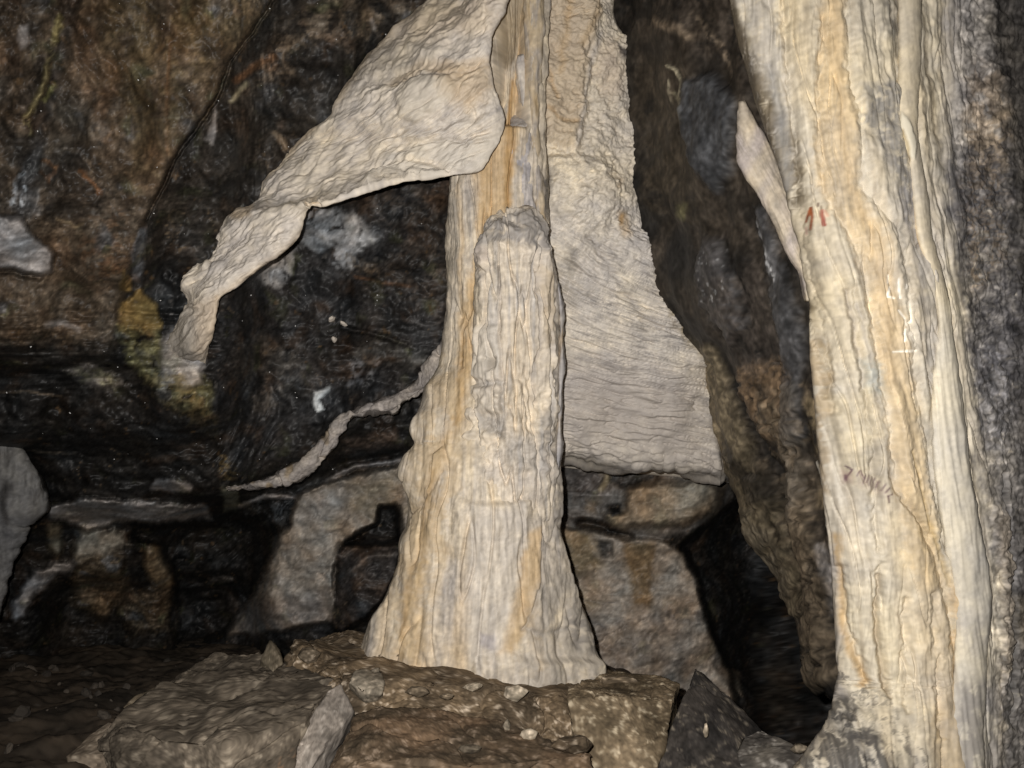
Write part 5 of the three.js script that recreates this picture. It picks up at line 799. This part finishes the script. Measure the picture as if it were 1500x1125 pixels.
rock('boulder', 'long dark slab-topped boulder with a paler front face, left of the upright wedge', [[140, 1084, 4.45], [170, 1048, 4.6], [240, 1004, 5.0], [292, 968, 5.5], [312, 958, 5.6], [345, 966, 5.6], [380, 954, 5.6], [470, 985, 5.2], [486, 1004, 5.0], [446, 1052, 4.6], [330, 1092, 4.3], [230, 1082, 4.35], [172, 1120, 4.35], [176, 1190, 4.4], [330, 1200, 4.2], [440, 1190, 4.5], [300, 1150, 5.8], [480, 1120, 5.6]], { n: 40, tone: grit(G1, G2, [0.2, 0.17, 0.13], 0.5, 3), group: R, seedAt: 3 });
rock('boulder', 'pale flat-faced upright wedge of rock under the column ledge', [[484, 1012, 4.85], [498, 1004, 4.9], [518, 1042, 4.75], [478, 1084, 4.5], [450, 1130, 4.35], [428, 1128, 4.4], [442, 1074, 4.6], [474, 1028, 4.75], [450, 1180, 4.4], [500, 1120, 5.1], [520, 1080, 5.1]], { n: 26, amp: 0.35, tone: grit([0.24, 0.21, 0.18], [0.29, 0.25, 0.21], [0.36, 0.33, 0.29], 0.4, 9), group: R, seedAt: 9 });
rock('rock_ledge', 'wide brown crumbling ledge that carries the column', [[424, 972, 5.4], [432, 938, 5.65], [470, 934, 6.0], [530, 930, 6.2], [640, 940, 6.3], [760, 955, 6.3], [880, 975, 6.3], [905, 1000, 5.7], [850, 1020, 5.1], [760, 1022, 5.0], [640, 1006, 5.0], [560, 992, 5.0], [470, 985, 5.1], [500, 1020, 4.9], [640, 1060, 4.75], [780, 1075, 4.75], [880, 1110, 4.75], [440, 1140, 5.2], [640, 1200, 5.0], [900, 1180, 5.0], [420, 1060, 6.2], [900, 1090, 6.4]], { n: 60, amp: 0.95, tone: grit(B1, B2, BP, 0.65, 17), group: R, seedAt: 17 });
rock('boulder', 'pale angular capstone on the ledge edge below the column', [[520, 984, 4.95], [556, 976, 5.05], [562, 998, 4.9], [558, 1016, 4.8], [530, 1012, 4.78], [512, 1000, 4.85], [540, 1040, 5.0], [520, 1030, 5.2], [560, 1030, 5.2]], { n: 18, amp: 0.45, tone: grit([0.19, 0.16, 0.12], [0.25, 0.215, 0.165], BP, 0.6, 23), group: R, seedAt: 23 });
rock('boulder', 'broad flat brown slab lying before the ledge', [[520, 1050, 4.6], [560, 1032, 4.75], [640, 1040, 4.75], [740, 1056, 4.7], [812, 1082, 4.6], [870, 1104, 4.45], [872, 1150, 4.4], [700, 1124, 4.05], [560, 1112, 4.1], [500, 1108, 4.2], [470, 1140, 4.15], [480, 1200, 4.2], [700, 1200, 4.1], [870, 1200, 4.4], [560, 1150, 5.0], [820, 1150, 5.0]], { n: 44, amp: 0.7, tone: grit(B1, [0.135, 0.09, 0.055], [0.3, 0.235, 0.18], 0.4, 31), group: R, seedAt: 31 });
rock('boulder', 'blocky brown gritty boulder with a steep face, right of the ledge', [[834, 1010, 4.95], [852, 994, 5.2], [892, 986, 5.4], [960, 994, 5.4], [992, 1004, 5.3], [990, 1024, 4.95], [976, 1070, 4.75], [962, 1120, 4.6], [950, 1190, 4.6], [850, 1190, 4.6], [838, 1090, 4.75], [836, 1030, 4.8], [900, 1016, 4.8], [860, 1090, 5.8], [980, 1090, 5.8]], { n: 40, amp: 0.6, tone: grit([0.12, 0.09, 0.055], [0.18, 0.135, 0.085], [0.33, 0.28, 0.2], 0.7, 41), group: R, seedAt: 41 });
rock('boulder', 'black pointed pyramid of rock beside the gritty block', [[1018, 978, 5.2], [1000, 1030, 4.9], [964, 1130, 4.6], [1030, 1150, 4.4], [1100, 1120, 4.5], [1152, 1108, 4.8], [1086, 1046, 5.0], [1044, 1000, 5.2], [1050, 1120, 5.8], [1150, 1180, 4.8], [960, 1190, 4.6]], { n: 34, amp: 0.55, tone: grit([0.03, 0.027, 0.025], [0.05, 0.043, 0.037], [0.16, 0.135, 0.10], 0.6, 51), group: R, seedAt: 51 });
rock('boulder', 'rough grey rock at the foot of the banded buttress', [[1090, 1076, 4.7], [1115, 1068, 4.75], [1148, 1092, 4.6], [1180, 1110, 4.5], [1190, 1140, 4.4], [1100, 1150, 4.3], [1080, 1110, 4.5], [1140, 1120, 5.0], [1120, 1190, 4.4]], { n: 22, amp: 0.6, tone: grit([0.09, 0.08, 0.07], [0.13, 0.115, 0.095], [0.28, 0.26, 0.23], 0.6, 57), group: R, seedAt: 57 });
rock('boulder', 'tan split stone leaning against the long slab-topped boulder', [[96, 1108, 4.6], [130, 1078, 4.75], [160, 1058, 4.85], [172, 1066, 4.75], [168, 1100, 4.55], [164, 1140, 4.5], [100, 1150, 4.55], [140, 1110, 5.0], [160, 1150, 5]], { n: 20, amp: 0.4, tone: grit([0.16, 0.125, 0.09], [0.22, 0.175, 0.13], [0.32, 0.28, 0.22], 0.5, 61), group: R, seedAt: 61 });
rock('boulder', 'small tan flat stone lodged behind the long slab-topped boulder', [[180, 1036, 5.0], [200, 1018, 5.15], [232, 1004, 5.3], [240, 1000, 5.35], [234, 1018, 5.1], [208, 1042, 4.95], [190, 1044, 4.95], [210, 1050, 5.3]], { n: 14, amp: 0.25, tone: grit([0.18, 0.145, 0.1], [0.23, 0.18, 0.12], [0.3, 0.26, 0.2], 0.4, 67), group: R, seedAt: 67 });
rock('boulder', 'small tan pointed stone at the near corner of the ledge', [[396, 938, 5.5], [384, 966, 5.35], [400, 984, 5.2], [414, 972, 5.3], [408, 952, 5.5], [400, 990, 5.6], [380, 985, 5.5]], { n: 14, amp: 0.25, tone: grit([0.14, 0.115, 0.08], [0.2, 0.165, 0.115], BP, 0.5, 71), group: R, seedAt: 71 });
rock('boulder', 'dark rounded stone low in the hole between slab and wedge', [[360, 1100, 4.45], [400, 1080, 4.55], [440, 1070, 4.6], [430, 1130, 4.35], [380, 1150, 4.25], [350, 1140, 4.3], [420, 1170, 4.5], [400, 1120, 4.9]], { n: 16, amp: 0.5, tone: grit(G1, G2, RUST, 0.5, 75), group: R, seedAt: 75 });
// small broken stones caught on the ledge
for (const [x, y, d, w, h, label, pale] of [
  [692, 1006, 4.9, 34, 18, 'whitish lump of stone on the ledge below the column', 1], [752, 1016, 4.85, 40, 22, 'largest whitish stone on the ledge, close to the gritty block', 1], [742, 1062, 4.6, 12, 18, 'small upright white chip on the flat brown slab', 1], [774, 1076, 4.55, 30, 24, 'pale stone where the flat slab meets the gritty block', 1],
  [690, 1096, 4.25, 44, 14, 'pinkish flat stone lying on the broad brown slab', 0.6], [838, 1090, 4.4, 70, 34, 'dark cracked block at the end of the broad brown slab', 0], [612, 1012, 4.85, 40, 16, 'brown crumbly stone between capstone and whitish lump', 0.3], [655, 1020, 4.8, 26, 12, 'small brown stone on the ledge before the whitish lump', 0.3], [606, 1094, 4.3, 8, 6, 'tiny white chip on the broad brown slab', 1],
  [452, 960, 5.3, 40, 26, 'brown knob at the ledge corner beside the tan pointed stone', 0.3], [1034, 1070, 4.55, 10, 26, 'thin tan sliver lying on the black pyramid', 0.8], [1170, 1096, 4.4, 26, 14, 'little pale stone beside the rough grey rock', 0.7], [905, 996, 5.2, 70, 18, 'flat brown stone on top of the gritty block', 0.2], [580, 960, 5.5, 60, 12, 'low brown stone against the left foot of the column', 0.2]]) {
  const s = 0.5, pts = []; for (let i = 0; i < 16; i++) { const a = i * 2.4 + rnd(), r = 0.75 + 0.35 * rnd(), v = (i / 15) * 2 - 1, q = Math.sqrt(Math.max(0.1, 1 - v * v)); pts.push([x + Math.cos(a) * w * s * r * q, y + v * h * s * r, d + Math.sin(a) * w * s * r * q * 0.003]); }
  rock('stone', label, pts, { n: 9, amp: Math.min(0.3, w / 160), tone: grit(mixc(B1, [0.24, 0.205, 0.155], pale * 0.8), mixc(B2, [0.31, 0.265, 0.2], pale * 0.8), BP, 0.5, x), group: 'small stones on the ledge', seedAt: x });
}
// glinting calcite crystals dusted over the left wall
{
  const g0 = new THREE.OctahedronGeometry(1, 0), im = new THREE.InstancedMesh(g0, new THREE.MeshStandardMaterial({ color: new THREE.Color().setRGB(0.75, 0.74, 0.72), roughness: 0.35 }), crystals.length), m4 = new THREE.Matrix4(), q = new THREE.Quaternion(), e = new THREE.Euler();
  crystals.forEach((p, i) => { const s = 0.002 + 0.0045 * rnd() ** 2; e.set(rnd() * 6, rnd() * 6, rnd() * 6); q.setFromEuler(e); m4.compose(new THREE.Vector3(...p), q, new THREE.Vector3(s, s * 1.5, s)); im.setMatrixAt(i, m4); });
  im.name = 'crystals'; im.castShadow = im.receiveShadow = true; im.userData = { kind: 'stuff', label: 'tiny white calcite crystals on the dark left wall', category: 'crystals' }; scene.add(im);
}
// loose rubble on the dirt
{
  const g0 = new THREE.IcosahedronGeometry(1, 2), p = g0.attributes.position; for (let i = 0; i < p.count; i++) { const x = p.getX(i), y = p.getY(i), z = p.getZ(i), k = 1 + 0.35 * noise(x * 1.3, y * 1.3, z * 1.3) + 0.12 * noise(x * 4, y * 4, z * 4); p.setXYZ(i, x * k, y * k * 0.7, z * k); } g0.computeVertexNormals();
  const N = 220, im = new THREE.InstancedMesh(g0, new THREE.MeshStandardMaterial({ color: 0xffffff, roughness: 0.9 }), N), m4 = new THREE.Matrix4(), q = new THREE.Quaternion(), e = new THREE.Euler();
  for (let i = 0; i < N; i++) {
    const x = -4.6 + rnd() * 6.5, z = -3.6 - rnd() * 4.6, s = 0.006 + 0.06 * rnd() ** 3; e.set(rnd() * 6, rnd() * 6, rnd() * 6); q.setFromEuler(e);
    m4.compose(new THREE.Vector3(x, floorHeight(x, z) + s * 0.3, z), q, new THREE.Vector3(s, s * (0.6 + 0.4 * rnd()), s)); im.setMatrixAt(i, m4);
    const k = 0.35 + 0.6 * rnd(); im.setColorAt(i, new THREE.Color().setRGB(0.10 * k, 0.08 * k, 0.06 * k));
  }
  im.name = 'rubble'; im.castShadow = im.receiveShadow = true; im.userData = { kind: 'stuff', label: 'loose stone rubble on the dark dirt floor', category: 'rubble' }; scene.add(im);
}
console.log('rocks');

renderer.render(scene, camera);
